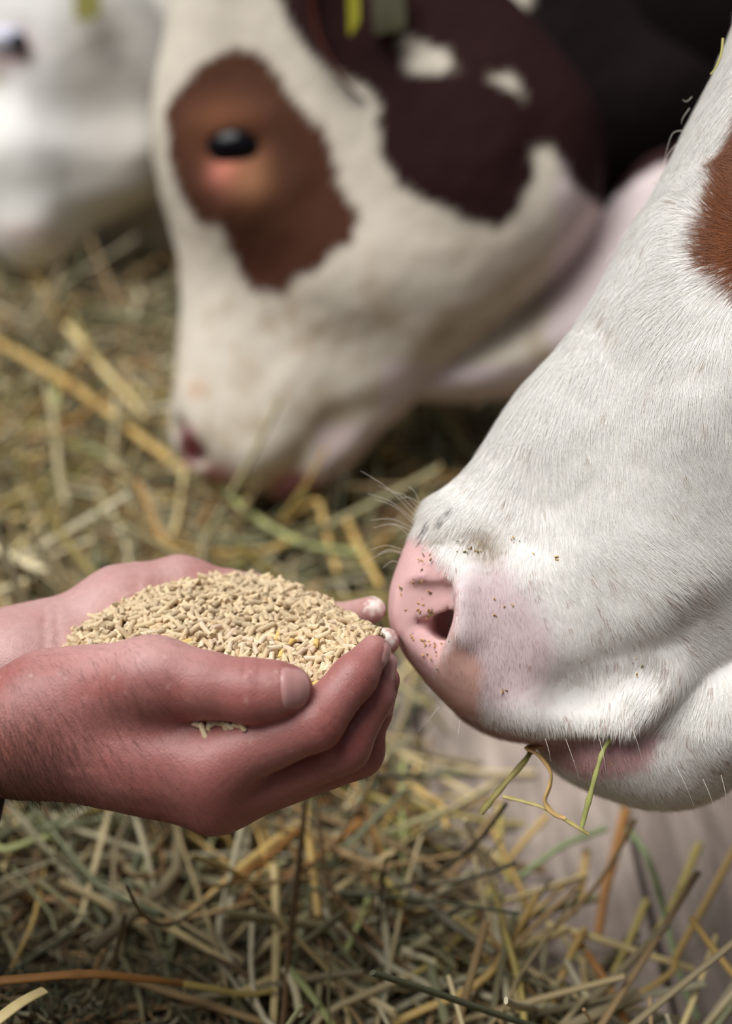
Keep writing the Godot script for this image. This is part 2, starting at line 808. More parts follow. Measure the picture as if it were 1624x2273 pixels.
func eyeball(parent: Node3D, at: Vector3, c: Vector3, r: float, stretch: Vector3, m: Material = null, called := "eyeball") -> void:
	var s := SphereMesh.new()
	s.radius = r
	s.height = 2.0 * r
	s.radial_segments = 32
	s.rings = 16
	var o := put(called, s, m if m else eye_mat, parent)
	o.transform = Transform3D(eye.basis * Basis.from_scale(stretch), eye * c - at)

# ------------------------------------------- the calf at the right, nosing at the hands
var c1_brown: PackedVector2Array
var c1_pink: PackedVector2Array
var c1_tan: PackedVector2Array
var c1_lav: PackedVector2Array
var c1_lip: PackedVector2Array
var c1_field: Beast
const C1 := 0.64

func paint_front(v: Vector3, n: Vector3) -> Color:
	var q := at_ref(v, C1)
	var w := 8.0 * noise.get_noise_3dv(v * 2600.0) + 8.0 * noise_fine.get_noise_3dv(v * 5000.0)
	var c := lin(238, 234, 230)
	if q.x > 2150.0:
		c = c.lerp(lin(118, 66, 34), smoothstep(0.06, 0.1, noise.get_noise_3dv(v * 260.0)))
	c = blend(c, lin(208, 186, 188), patch(q, c1_lav) + w * 2.0, 55.0)
	c = blend(c, lin(150, 128, 100), q.distance_to(Vector2(1075, 1200)) - 34.0 + w * 2.5, 40.0) if q.distance_to(Vector2(1075, 1200)) < 110.0 else c
	c = blend(c, lin(128, 112, 84), Vector2((q.x - 985.0) * 0.55, q.y - 1190.0).length() - 8.0 + w, 26.0) if absf(q.x - 985.0) < 150.0 else c
	c = blend(c, lin(214, 172, 170), patch(q, c1_pink) + w * 0.8, 14.0)
	c = blend(c, lin(200, 158, 146), patch(q, c1_tan) + w * 1.6, 16.0)
	c = blend(c, lin(204, 162, 162), patch(q, c1_lip) + w * 2.0, 24.0)
	c = blend(c, lin(133, 76, 40), patch(q, c1_brown) + w * 1.2, 12.0)
	var g := 1.0 + 0.05 * noise_fine.get_noise_3dv(v * 9000.0)
	return Color(c.r * g, c.g * g, c.b * g)

func cow_front() -> void:
	var at := Vector3(0.2, 0.0, -0.75)
	var cow := base("cow", at)
	tag(cow, "white calf with a pink nose and brown cheek, nosing at the hands from the right", "cow", "", "")
	c1_brown = poly([Vector2(1720, 120), Vector2(1660, 230), Vector2(1620, 310), Vector2(1592, 385), Vector2(1575, 470), Vector2(1558, 530), Vector2(1562, 585), Vector2(1588, 608), Vector2(1612, 640), Vector2(1635, 720), Vector2(1690, 780), Vector2(1770, 790), Vector2(1850, 740), Vector2(1930, 620), Vector2(1985, 450), Vector2(1950, 260), Vector2(1860, 130), Vector2(1790, 80)])
	c1_pink = poly([Vector2(700, 1180), Vector2(925, 1180), Vector2(965, 1225), Vector2(1003, 1275), Vector2(1016, 1350), Vector2(1000, 1420), Vector2(975, 1500), Vector2(985, 1570), Vector2(950, 1640), Vector2(700, 1600)])
	c1_tan = poly([Vector2(1000, 1412), Vector2(1040, 1430), Vector2(1075, 1480), Vector2(1060, 1540), Vector2(1075, 1610), Vector2(1000, 1600), Vector2(968, 1540), Vector2(972, 1480)])
	c1_lav = poly([Vector2(1010, 1270), Vector2(1110, 1250), Vector2(1190, 1330), Vector2(1240, 1450), Vector2(1200, 1560), Vector2(1050, 1590), Vector2(990, 1480)])
	c1_lip = poly([Vector2(1000, 1600), Vector2(1120, 1612), Vector2(1240, 1645), Vector2(1420, 1640), Vector2(1500, 1610), Vector2(1430, 1700), Vector2(1300, 1725), Vector2(1180, 1680), Vector2(1060, 1640)])
	var d := 0.68
	var lo := Vector2(-0.005, -0.165)
	var hi := Vector2(0.285, 0.33)
	var f := Beast.new()
	c1_field = f
	f.pillows.append(pillow([Vector2(1740, -200), Vector2(1624, 75), Vector2(1558, 210), Vector2(1478, 375), Vector2(1400, 505), Vector2(1330, 640), Vector2(1250, 757), Vector2(1165, 852), Vector2(1100, 940), Vector2(1050, 1018), Vector2(1000, 1070), Vector2(950, 1108), Vector2(924, 1155), Vector2(905, 1195), Vector2(881, 1250), Vector2(864, 1310), Vector2(862, 1375), Vector2(886, 1432), Vector2(930, 1496), Vector2(985, 1560), Vector2(1040, 1604), Vector2(1100, 1630), Vector2(1180, 1642), Vector2(1290, 1652), Vector2(1400, 1628), Vector2(1490, 1580), Vector2(1560, 1520), Vector2(1640, 1480), Vector2(1800, 1460), Vector2(2000, 1350), Vector2(2200, 1000), Vector2(2200, 200), Vector2(2000, -300)],
		[[870, 1340, 42, 26], [950, 1130, 34, 30], [1050, 1050, 33, 36], [1250, 800, 38, 50], [1400, 560, 48, 60], [1560, 300, 62, 62], [1000, 1560, 42, 26], [1200, 1610, 46, 18], [1400, 1580, 48, 18], [1200, 1350, 47, 42], [1500, 1300, 56, 60], [1600, 900, 68, 72], [1800, 600, 85, 85], [1800, 1200, 74, 70]], d, 0.004, lo, hi))
	f.pk.append(0.0)
	f.pillows.append(pillow([Vector2(1178, 1600), Vector2(1188, 1655), Vector2(1210, 1692), Vector2(1250, 1727), Vector2(1330, 1764), Vector2(1430, 1792), Vector2(1500, 1791), Vector2(1570, 1768), Vector2(1640, 1722), Vector2(1800, 1650), Vector2(2000, 1560), Vector2(2050, 1300), Vector2(1600, 1380), Vector2(1300, 1520)],
		[[1200, 1640, 27, 20], [1300, 1700, 34, 26], [1450, 1730, 36, 30], [1600, 1600, 46, 36], [1800, 1500, 58, 40]], d, 0.004, lo, hi))
	f.pk.append(0.006)
	# the hollow between lip and cheek, the cheek itself, the mouth corner
	f.brushes.append([V(1290, 1540, 0.632), V(1660, 1350, 0.62), 0.015, 0.0075])
	f.brushes.append([V(1545, 1545, 0.632), V(1480, 1620, 0.638), 0.007, 0.003])
	f.brushes.append([V(1240, 1665, 0.645), V(1440, 1640, 0.64), 0.006, 0.006])
	f.brushes.append([V(1560, 690, 0.615), V(1700, 900, 0.61), 0.03, 0.004])
	f.brushes.append([V(1180, 1190, 0.64), V(1330, 1010, 0.636), 0.022, 0.003])
	# muzzle: the wet pad in front lies lower than the side wall; the nostril slit winds in behind it under a fleshy roll
	var rim := outline([Vector2(955, 1262), Vector2(985, 1274), Vector2(1003, 1296), Vector2(1009, 1330), Vector2(1009, 1362), Vector2(1003, 1392), Vector2(993, 1420), Vector2(980, 1455), Vector2(975, 1490), Vector2(980, 1540), Vector2(995, 1600), Vector2(800, 1640), Vector2(780, 1240)], 0.64, 3)
	var plane := func(p: Vector3) -> float:
		var x := 812.0 + p.x / (K * 0.64)
		var y := 1136.5 - p.y / (K * 0.64)
		return lerpf(-0.6480, -0.6560, clampf((1008.0 - x) / 120.0, 0.0, 1.5)) + 0.016 * smoothstep(1310.0, 1250.0, y) + 0.008 * smoothstep(1400.0, 1600.0, y)
	f.steps.append([rim, Rect2(Vector2(-0.012, -0.105), Vector2(0.065, 0.09)), plane, 0.0035])
	f.brushes.append([V(905, 1345, 0.660), V(950, 1335, 0.652), 0.0075, -0.0040])
	f.brushes.append([V(950, 1335, 0.652), V(1000, 1322, 0.648), 0.0070, -0.0052])
	f.brushes.append([V(965, 1288, 0.650), V(1000, 1292, 0.650), 0.0055, 0.0035])
	f.bones.append([V(902, 1378, 0.660), V(955, 1380, 0.653), 0.0016, 0.0048, -0.003])
	f.bones.append([V(955, 1380, 0.653), V(1006, 1378, 0.655), 0.0048, 0.0098, -0.003])
	f.bones.append([V(990, 1384, 0.655), V(1000, 1384, 0.675), 0.0085, 0.007, -0.003])
	f.brushes.append([V(1020, 1290, 0.636), V(1026, 1400, 0.636), 0.008, -0.0028])
	f.brushes.append([V(975, 1275, 0.642), V(1004, 1290, 0.640), 0.006, 0.0022])
	var res := nets(f, Vector3(lo.x, lo.y, -0.78), Vector3(hi.x, hi.y, -0.575), 0.0023)
	var built := beast_mesh(res, at, paint_front)
	var body := trunk([[Vector3(0.33, 0.44, -0.74), Vector3(0.62, 0.80, -0.85), 0.11, 0.2], [Vector3(0.72, 0.78, -0.88), Vector3(1.65, 0.78, -0.98), 0.26, 0.28], [Vector3(0.85, 0.55, -0.75), Vector3(0.85, 0.06, -0.75), 0.09, 0.045], [Vector3(0.85, 0.55, -1.02), Vector3(0.9, 0.06, -1.02), 0.09, 0.045], [Vector3(1.7, 0.6, -0.85), Vector3(1.75, 0.06, -0.85), 0.11, 0.045], [Vector3(1.7, 0.6, -1.12), Vector3(1.75, 0.06, -1.12), 0.11, 0.045], [Vector3(1.9, 0.95, -0.98), Vector3(2.0, 0.4, -0.98), 0.04, 0.025]], 0.022, at, paint_front)
	put("body", merged([built[0], body]), coat_mat, cow)
	var flow := [[Vector2(1400, 1250), 52.0], [Vector2(1550, 1350), 45.0], [Vector2(1250, 1400), 62.0], [Vector2(1100, 1450), 82.0], [Vector2(1050, 1300), 85.0], [Vector2(1200, 1600), 80.0], [Vector2(1350, 1580), 88.0], [Vector2(1470, 1540), 110.0], [Vector2(1100, 1010), 100.0], [Vector2(1000, 1130), 118.0], [Vector2(1250, 850), 112.0], [Vector2(1330, 720), 116.0], [Vector2(1450, 520), 112.0], [Vector2(1540, 330), 108.0], [Vector2(1300, 1050), 84.0], [Vector2(1500, 1050), 68.0], [Vector2(1560, 850), 84.0], [Vector2(1515, 620), 165.0], [Vector2(1545, 690), 120.0], [Vector2(1600, 740), 92.0], [Vector2(1535, 540), 200.0], [Vector2(1590, 420), 215.0], [Vector2(1400, 1740), 60.0], [Vector2(1250, 1700), 62.0], [Vector2(1550, 1720), 50.0], [Vector2(900, 1250), 150.0]]
	var rule := func(q: Vector2, v: Vector3, n: Vector3) -> Array:
		var pink := patch(q, c1_pink)
		var share := 1.0 if q.x < 1720.0 and q.y > -60.0 else 0.42
		var l := 0.0085
		if pink < 4.0:
			return [0.0 if pink < -8.0 else 0.25, 1.6, 0.002, 0.00014, 0.3, null]
		var lav := patch(q, c1_lav)
		var tan_ := patch(q, c1_tan)
		if tan_ < 0.0:
			share = 0.4
			l = 0.003
		elif lav < 0.0:
			l = 0.0042
			share = 0.5
		elif q.y > 1600.0:
			l = 0.0052
		else:
			l = lerpf(0.0048, 0.011, smoothstep(0.0, 250.0, lav))
		if q.x > 1720.0:
			l *= 1.25
		var soil: float = noise_fine.get_noise_3dv(Vector3(q.x * 9.0, q.y * 3.0, 0.0) + v)
		var t = null
		if soil > 0.5 and q.y < 1250.0 and rng.randf() < 0.16:
			t = lin(190, 168, 146)
		elif q.y > 1250.0 and rng.randf() < 0.03:
			t = lin(186, 160, 150)
		if rng.randf() < 0.6 and (seg_dist(Vector3(q.x, q.y, 0), Vector3(955, 1165, 0), Vector3(968, 1138, 0)) < 5.0 or seg_dist(Vector3(q.x, q.y, 0), Vector3(984, 1146, 0), Vector3(1004, 1136, 0)) < 4.5 or seg_dist(Vector3(q.x, q.y, 0), Vector3(1012, 1138, 0), Vector3(1018, 1120, 0)) < 4.0 or q.distance_to(Vector2(948, 1183)) < 7.0):
			t = lin(70, 62, 52)
		var lift := 0.09
		if q.y > 1560.0:
			lift = lerpf(0.09, 0.3, smoothstep(1560.0, 1640.0, q.y))
		return [share, flow_at(q, flow), l, 0.00015 if q.x < 1720.0 else 0.00022, lift, t]
	var hair := coat_hair(built, at, C1, 3100000.0, rule)
	print("front hairs ", hair[0].size())
	hair_coat("coat_hair", hair_mat, hair, cow)
	# its eye and ear, outside the picture
	var socket := on_skin(f, V(1800, 430, 0.6), Vector3(0, 0, 1))
	eyeball(cow, at, socket - Vector3(0, 0, 0.011), 0.019, Vector3(1.2, 0.95, 1.0))
	leaf_ear(cow, at, on_skin(f, V(2080, 120, 0.6), Vector3(0, 0, 1)) - Vector3(0, 0, 0.012), V(2420, 60, 0.56), Vector3(0.1, 0.1, 0.98).normalized(), 0.075, lin(128, 74, 40), lin(210, 170, 160))
	# whiskers about the nose and the chin
	var wm := mat("whisker", Color8(226, 218, 205), 0.4)
	for s in [[925, 1150, 800, 1045], [928, 1140, 838, 1078], [922, 1158, 815, 1095], [920, 1165, 830, 1108], [915, 1172, 822, 1155], [912, 1178, 828, 1172], [908, 1190, 850, 1165], [935, 1128, 905, 1080], [938, 1125, 880, 1108], [896, 1222, 820, 1222], [897, 1226, 812, 1248], [893, 1232, 838, 1230], [890, 1252, 848, 1262], [932, 1133, 868, 1092], [950, 1530, 905, 1538], [975, 1570, 928, 1622], [972, 1568, 945, 1600], [1020, 1600, 1012, 1650], [1255, 1640, 1285, 1730], [1400, 1610, 1425, 1690], [1330, 1640, 1345, 1720], [1560, 1730, 1585, 1800], [1520, 1760, 1550, 1835], [1480, 1780, 1495, 1822], [1600, 1720, 1610, 1790], [1390, 1770, 1372, 1815], [1210, 1640, 1222, 1690], [1500, 1700, 1540, 1790]]:
		var dz: float = 0.675 if s[0] < 960 or s[1] > 1740 else 0.634
		var p0 := V(s[0], s[1], dz)
		var p3 := V(s[2], s[3], dz - 0.004)
		var mid := (p0 + p3) * 0.5 + Vector3(0, 0.0025 if s[0] < 960 else 0.0, 0.003)
		var line := bend([eye * p0 - at, eye * mid - at, eye * p3 - at], 5)
		put("whisker", tube(line, taper(line.size(), 0.00015 if s[0] < 960 and s[1] < 1400 else 0.00010, 0.00004), 4), wm, cow)
	# loose hairs standing off the bridge of the nose
	for s in [[1515, 290, 1490, 300, 1470, 370], [1530, 240, 1515, 262, 1512, 275], [1500, 320, 1478, 350, 1466, 395], [1470, 385, 1455, 400, 1446, 430], [1395, 505, 1375, 530, 1362, 560], [1420, 465, 1408, 480, 1400, 500], [1535, 215, 1524, 225, 1515, 222], [1360, 560, 1345, 580, 1340, 600], [1460, 410, 1448, 405, 1440, 412]]:
		var line := bend([eye * V(s[0], s[1], 0.68) - at, eye * V(s[2], s[3], 0.678) - at, eye * V(s[4], s[5], 0.679) - at], 6)
		put("stray_hair", tube(line, taper(line.size(), 0.00014, 0.00006), 4), wm, cow)

# ------------------------------------------- the calf in the middle, eating from the floor
var c2_eye: PackedVector2Array
var c2_side: PackedVector2Array
const C2 := 1.17

func paint_middle(v: Vector3, n: Vector3) -> Color:
	var q := at_ref(v, C2)
	var w := 11.0 * noise.get_noise_3dv(v * 4500.0) + 7.0 * noise_fine.get_noise_3dv(v * 2500.0)
	var white := lin(208, 198, 183)
	var brown := lin(78, 49, 37)
	if v.z < -1.36 and q.x > 560.0 or q.x > 1750.0 or v.z < -1.5:                        # neck and body
		var deep := lin(27, 16, 15)
		var c := deep
		var s2 := at_ref(v, 1.38)
		c = blend(c, white, minf(minf(s2.distance_to(Vector2(1135, -12)) - 42.0, s2.distance_to(Vector2(1420, -260)) - 120.0), Vector2(s2.x - 2300.0, s2.y + 200.0).length() - 300.0) + w, 12.0)
		return c
	var c := white
	var dirt := 0.7 * noise.get_noise_3dv(v * 1800.0) + 0.6 * noise.get_noise_3d(v.x * 6500.0, v.y * 2600.0, v.z * 6500.0)
	c = c.lerp(lin(176, 156, 128), 0.6 * smoothstep(-0.05, 0.45, dirt) * smoothstep(450.0, 750.0, q.y))
	if q.y > 700.0 and q.x < 800.0:
		c = blend(c, lin(190, 150, 120), q.distance_to(Vector2(432, 862)) - 14.0, 26.0)
		c = blend(c, lin(190, 128, 138), Vector2((q.x - 408.0) * 1.3, (q.y - 985.0) * 0.75).length() - 32.0 + w, 18.0)
		c = blend(c, lin(190, 140, 138), Vector2(q.x - 470.0, (q.y - 1060.0) * 1.4).length() - 45.0 + w, 30.0)
		c = blend(c, lin(176, 122, 128), Vector2((q.x - 650.0) * 0.8, q.y - 1095.0).length() - 50.0 + w, 24.0)
	if q.x > 700.0 and q.y > 940.0:
		c = c.lerp(lin(196, 176, 178), 0.7)
	if q.x > 1230.0 and q.y > 300.0 or q.y > 800.0 and q.x > 840.0:
		c = c.lerp(lin(216, 200, 203), 0.8)
	var s := patch(q, c2_eye) + w
	var br := brown
	br = br.lerp(lin(140, 90, 62), 0.5 * exp(-pow(q.distance_to(Vector2(500, 300)) / 75.0, 2.0)))
	br = br.lerp(lin(196, 120, 104), 0.9 * exp(-Vector2((q.x - 505.0) / 36.0, (q.y - 398.0) / 40.0).length_squared()))
	br = br.lerp(lin(160, 112, 82), 0.8 * exp(-Vector2((q.x - 560.0) / 50.0, (q.y - 420.0) / 55.0).length_squared()))
	c = blend(c, br, s, 9.0)
	var hole := minf(patch(q, c2_hole), patch(q, c2_hole2))
	c = blend(c, lin(46, 27, 24), maxf(patch(q, c2_side), -hole) + w, 9.0)
	return c

var c2_hole: PackedVector2Array
var c2_hole2: PackedVector2Array

func leaf_ear(parent: Node3D, at: Vector3, p0: Vector3, p1: Vector3, face: Vector3, width: float, outer: Color, inner: Color) -> void:
	var axis := p1 - p0
	var side := axis.cross(face).normalized()
	var verts := PackedVector3Array()
	var tri := PackedInt32Array()
	var col := PackedColorArray()
	var nu := 20
	var nv := 24
	for layer in 2:
		for i in nu + 1:
			var t := float(i) / nu
			var hw := width * 0.5 * pow(sin(PI * clampf(0.12 + t * 0.88, 0.0, 1.0)), 0.7)
			for j in nv + 1:
				var s := (float(j) / nv) * 2.0 - 1.0
				var depth := (1.0 - s * s) * hw * 0.75
				var p := p0 + axis * t + side * s * hw - face * depth * (1.0 if layer == 0 else 1.0) - face * (0.0 if layer == 0 else 0.006 * (1.0 - s * s * s * s) * (1.0 - t * t * 0.7))
				verts.append(eye * p - at)
				var g := 1.0 + 0.25 * noise_fine.get_noise_3dv(p * 4000.0)
				var c := inner.lerp(outer, smoothstep(0.55, 0.95, absf(s))) if layer == 0 else outer
				col.append(Color(c.r * g, c.g * g, c.b * g))
	var row := nv + 1
	for layer in 2:
		var o := layer * (nu + 1) * row
		for i in nu:
			for j in nv:
				var a := o + i * row + j
				if layer == 0:
					tri.append_array(PackedInt32Array([a, a + row, a + 1, a + 1, a + row, a + row + 1]))
				else:
					tri.append_array(PackedInt32Array([a, a + 1, a + row, a + 1, a + row + 1, a + row]))
	put("ear", array_mesh(verts, smooth_normals(verts, tri), tri, col), coat_mat, parent)

func ear_tag(parent: Node3D, at: Vector3, p0: Vector3, p1: Vector3, side: Vector3, width: float, m: Material) -> void:
	# a soft plastic plate with a neck and rounded corners, hung from its pin
	var axis := p1 - p0
	var thick := axis.cross(side).normalized() * 0.0009
	var ring := PackedVector2Array([Vector2(-0.16, 0.0), Vector2(0.16, 0.0), Vector2(0.2, 0.22), Vector2(0.46, 0.34), Vector2(0.5, 0.42), Vector2(0.5, 0.92), Vector2(0.45, 0.985), Vector2(0.36, 1.0), Vector2(-0.36, 1.0), Vector2(-0.45, 0.985), Vector2(-0.5, 0.92), Vector2(-0.5, 0.42), Vector2(-0.46, 0.34), Vector2(-0.2, 0.22)])
	var st := SurfaceTool.new()
	st.begin(Mesh.PRIMITIVE_TRIANGLES)
	st.set_smooth_group(-1)
	var n := ring.size()
	for s in [-1.0, 1.0]:
		for q in range(1, n - 1):
			var tri := [ring[0], ring[q], ring[q + 1]]
			if s > 0.0:
				tri = [ring[0], ring[q + 1], ring[q]]
			for e in tri:
				st.add_vertex(eye * (p0 + axis * e.y + side * width * e.x + thick * s) - at)
	for q in n:
		var e: Vector2 = ring[q]
		var g: Vector2 = ring[(q + 1) % n]
		var a := eye * (p0 + axis * e.y + side * width * e.x - thick) - at
		var b := eye * (p0 + axis * g.y + side * width * g.x - thick) - at
		var c := eye * (p0 + axis * e.y + side * width * e.x + thick) - at
		var d := eye * (p0 + axis * g.y + side * width * g.x + thick) - at
		for e2 in [a, c, b, b, c, d]:
			st.add_vertex(e2)
	st.generate_normals()
	put("ear_tag", st.commit(), m, parent)

func cow_middle() -> void:
	var at := Vector3(0.25, 0.0, -1.35)
	var cow := base("cow", at)
	tag(cow, "brown and white calf with a brown eye patch, muzzle down in the hay", "cow")
	c2_eye = poly([Vector2(520, 122), Vector2(470, 145), Vector2(400, 200), Vector2(364, 250), Vector2(372, 340), Vector2(395, 430), Vector2(430, 490), Vector2(490, 510), Vector2(520, 570), Vector2(545, 640), Vector2(590, 650), Vector2(635, 660), Vector2(650, 625), Vector2(720, 600), Vector2(725, 575), Vector2(785, 560), Vector2(795, 500), Vector2(750, 420), Vector2(735, 330), Vector2(700, 280), Vector2(640, 220), Vector2(600, 160), Vector2(570, 130)])
	c2_side = poly([Vector2(580, -200), Vector2(610, 0), Vector2(650, 90), Vector2(720, 165), Vector2(800, 205), Vector2(838, 240), Vector2(828, 300), Vector2(850, 370), Vector2(885, 430), Vector2(950, 470), Vector2(1040, 512), Vector2(1110, 518), Vector2(1150, 480), Vector2(1178, 400), Vector2(1170, 345), Vector2(1210, 345), Vector2(1255, 400), Vector2(1290, 440), Vector2(1340, 440), Vector2(1480, 340), Vector2(1700, 330), Vector2(1700, -300)])
	c2_hole = poly([Vector2(888, 108), Vector2(945, 116), Vector2(985, 150), Vector2(1012, 182), Vector2(905, 186)])
	c2_hole2 = poly([Vector2(1080, 196), Vector2(1128, 188), Vector2(1152, 240), Vector2(1120, 222)])
	var d := 1.23
	var lo := Vector2(-0.24, -0.02)
	var hi := Vector2(0.36, 0.58)
	var f := Beast.new()
	f.pillows.append(pillow([Vector2(420, -300), Vector2(385, -100), Vector2(378, 20), Vector2(358, 120), Vector2(338, 220), Vector2(336, 330), Vector2(352, 430), Vector2(380, 515), Vector2(396, 600), Vector2(399, 700), Vector2(390, 800), Vector2(381, 900), Vector2(377, 975), Vector2(395, 1022), Vector2(450, 1062), Vector2(520, 1094), Vector2(580, 1099), Vector2(645, 1072), Vector2(700, 1020), Vector2(760, 965), Vector2(860, 935), Vector2(1000, 815), Vector2(1160, 690), Vector2(1290, 560), Vector2(1340, 440), Vector2(1330, 250), Vector2(1200, 80), Vector2(1000, -100), Vector2(700, -300)],
		[[380, 980, 50, 45], [400, 700, 50, 45], [350, 330, 72, 48], [400, 50, 80, 55], [580, 1080, 55, 38], [600, 850, 58, 70], [560, 400, 82, 70], [800, 900, 50, 50], [800, 600, 78, 90], [1000, 350, 95, 90], [1250, 450, 80, 60], [800, 50, 85, 80]], d, 0.006, lo, hi))
	f.pk.append(0.0)
	f.pillows.append(pillow([Vector2(598, 1080), Vector2(602, 1118), Vector2(650, 1112), Vector2(722, 1086), Vector2(782, 1040), Vector2(818, 998), Vector2(860, 945), Vector2(950, 850), Vector2(850, 800), Vector2(700, 880), Vector2(620, 1000)], [[620, 1100, 28, 25], [760, 1030, 36, 35], [900, 880, 42, 40]], d, 0.006, lo, hi))
	f.pk.append(0.004)
	f.pillows.append(pillow([Vector2(1560, 330), Vector2(1490, 325), Vector2(1420, 352), Vector2(1355, 430), Vector2(1300, 540), Vector2(1180, 680), Vector2(1000, 790), Vector2(880, 850), Vector2(870, 885), Vector2(1000, 893), Vector2(1130, 886), Vector2(1280, 850), Vector2(1450, 820), Vector2(1600, 780), Vector2(1660, 500)], [[1420, 400, 48, 50], [1200, 750, 55, 60], [950, 870, 40, 30], [1500, 700, 70, 80]], 1.25, 0.008, lo, hi))
	f.pk.append(0.006)
	f.pillows.append(pillow([Vector2(560, -330), Vector2(610, -40), Vector2(700, 130), Vector2(830, 280), Vector2(1000, 430), Vector2(1250, 500), Vector2(1450, 490), Vector2(1700, 520), Vector2(1950, 400), Vector2(1950, -330)], [[700, 0, 90, 100], [1200, 200, 120, 120], [1600, 200, 140, 140]], 1.5, 0.01, Vector2(-0.24, -0.02), Vector2(0.56, 0.72)))
	f.pk.append(0.01)
	# brow, socket, cheek bone, lip line, nostril
	f.brushes.append([V(455, 290, 1.165), V(592, 276, 1.155), 0.013, -0.011])
	f.brushes.append([V(500, 335, 1.155), V(545, 325, 1.15), 0.015, 0.010])
	f.brushes.append([V(500, 400, 1.16), V(560, 440, 1.155), 0.016, -0.004])
	f.brushes.append([V(620, 420, 1.15), V(800, 560, 1.145), 0.045, -0.008])
	f.brushes.append([V(560, 640, 1.175), V(600, 780, 1.18), 0.04, 0.007])
	f.brushes.append([V(455, 905, 1.185), V(560, 1000, 1.18), 0.035, -0.006])
	f.brushes.append([V(640, 1085, 1.185), V(750, 950, 1.19), 0.009, 0.010])
	f.brushes.append([V(750, 950, 1.19), V(860, 900, 1.19), 0.012, 0.005])
	f.bones.append([V(408, 950, 1.197), V(434, 1012, 1.187), 0.006, 0.0125, -0.004])
	f.bones.append([V(430, 1000, 1.19), V(440, 1000, 1.225), 0.0125, 0.009, -0.004])
	f.brushes.append([V(400, 960, 1.20), V(420, 1000, 1.20), 0.014, 0.008])
	f.brushes.append([V(1310, 510, 1.2), V(980, 815, 1.2), 0.02, 0.006])
	var res := nets(f, Vector3(lo.x, lo.y, -1.66), Vector3(0.56, hi.y + 0.12, -1.10), 0.0056)
	var built := beast_mesh(res, at, paint_middle, 0.0042, 420.0)
	var body := trunk([[Vector3(0.42, 0.42, -1.62), Vector3(0.62, 0.62, -1.8), 0.24, 0.3], [Vector3(0.62, 0.62, -1.8), Vector3(1.5, 0.62, -2.0), 0.3, 0.32], [Vector3(0.62, 0.4, -1.6), Vector3(0.62, 0.06, -1.6), 0.09, 0.045], [Vector3(0.62, 0.4, -1.98), Vector3(0.62, 0.06, -1.98), 0.09, 0.045], [Vector3(1.55, 0.4, -1.82), Vector3(1.6, 0.06, -1.82), 0.1, 0.045], [Vector3(1.55, 0.4, -2.18), Vector3(1.6, 0.06, -2.18), 0.1, 0.045]], 0.026, at, func(v: Vector3, n: Vector3) -> Color: return lin(27, 16, 15) if noise.get_noise_3dv(v * 25.0) < 0.28 else lin(225, 215, 202))
	put("body", merged([built[0], body]), coat_mat, cow)
	eyeball(cow, at, V(524, 329, 1.161), 0.0185, Vector3(1.38, 1.0, 1.0))
	leaf_ear(cow, at, V(850, 205, 1.15), V(690, -150, 1.12), Vector3(0.45, 0.1, 0.88).normalized(), 0.075, lin(60, 34, 28), lin(150, 92, 82))
	ear_tag(cow, at, V(782, -80, 1.10), V(786, 68, 1.10), Vector3(0.25, 0.0, 0.97).normalized(), 0.03, tag_mat)
	ear_tag(cow, at, V(858, -80, 1.13), V(866, 72, 1.13), Vector3(0.85, 0.0, 0.5).normalized(), 0.03, mat("worn_tag", Color8(54, 50, 18), 0.5))

# ------------------------------------------- the white calf far left
const C3 := 1.66

func paint_far(v: Vector3, n: Vector3) -> Color:
	var q := at_ref(v, C3)
	var c := lin(241, 238, 233)
	c = c.lerp(lin(196, 182, 164), 0.45 * smoothstep(0.0, 0.5, noise.get_noise_3dv(v * 160.0)) * smoothstep(60.0, 260.0, q.x))
	if q.y < 250.0 and q.x < 150.0:
		c = c.lerp(lin(214, 136, 158), 1.0 * exp(-Vector2((q.x - 34.0) / 44.0, (q.y - 122.0) / 34.0).length_squared()))
		c = c.lerp(lin(150, 130, 100), 0.5 * exp(-Vector2((q.x - 5.0) / 22.0, (q.y - 180.0) / 40.0).length_squared()))
	c = c.lerp(lin(200, 160, 150), 0.5 * exp(-Vector2((q.x - 60.0) / 70.0, (q.y - 520.0) / 24.0).length_squared()))
	return c

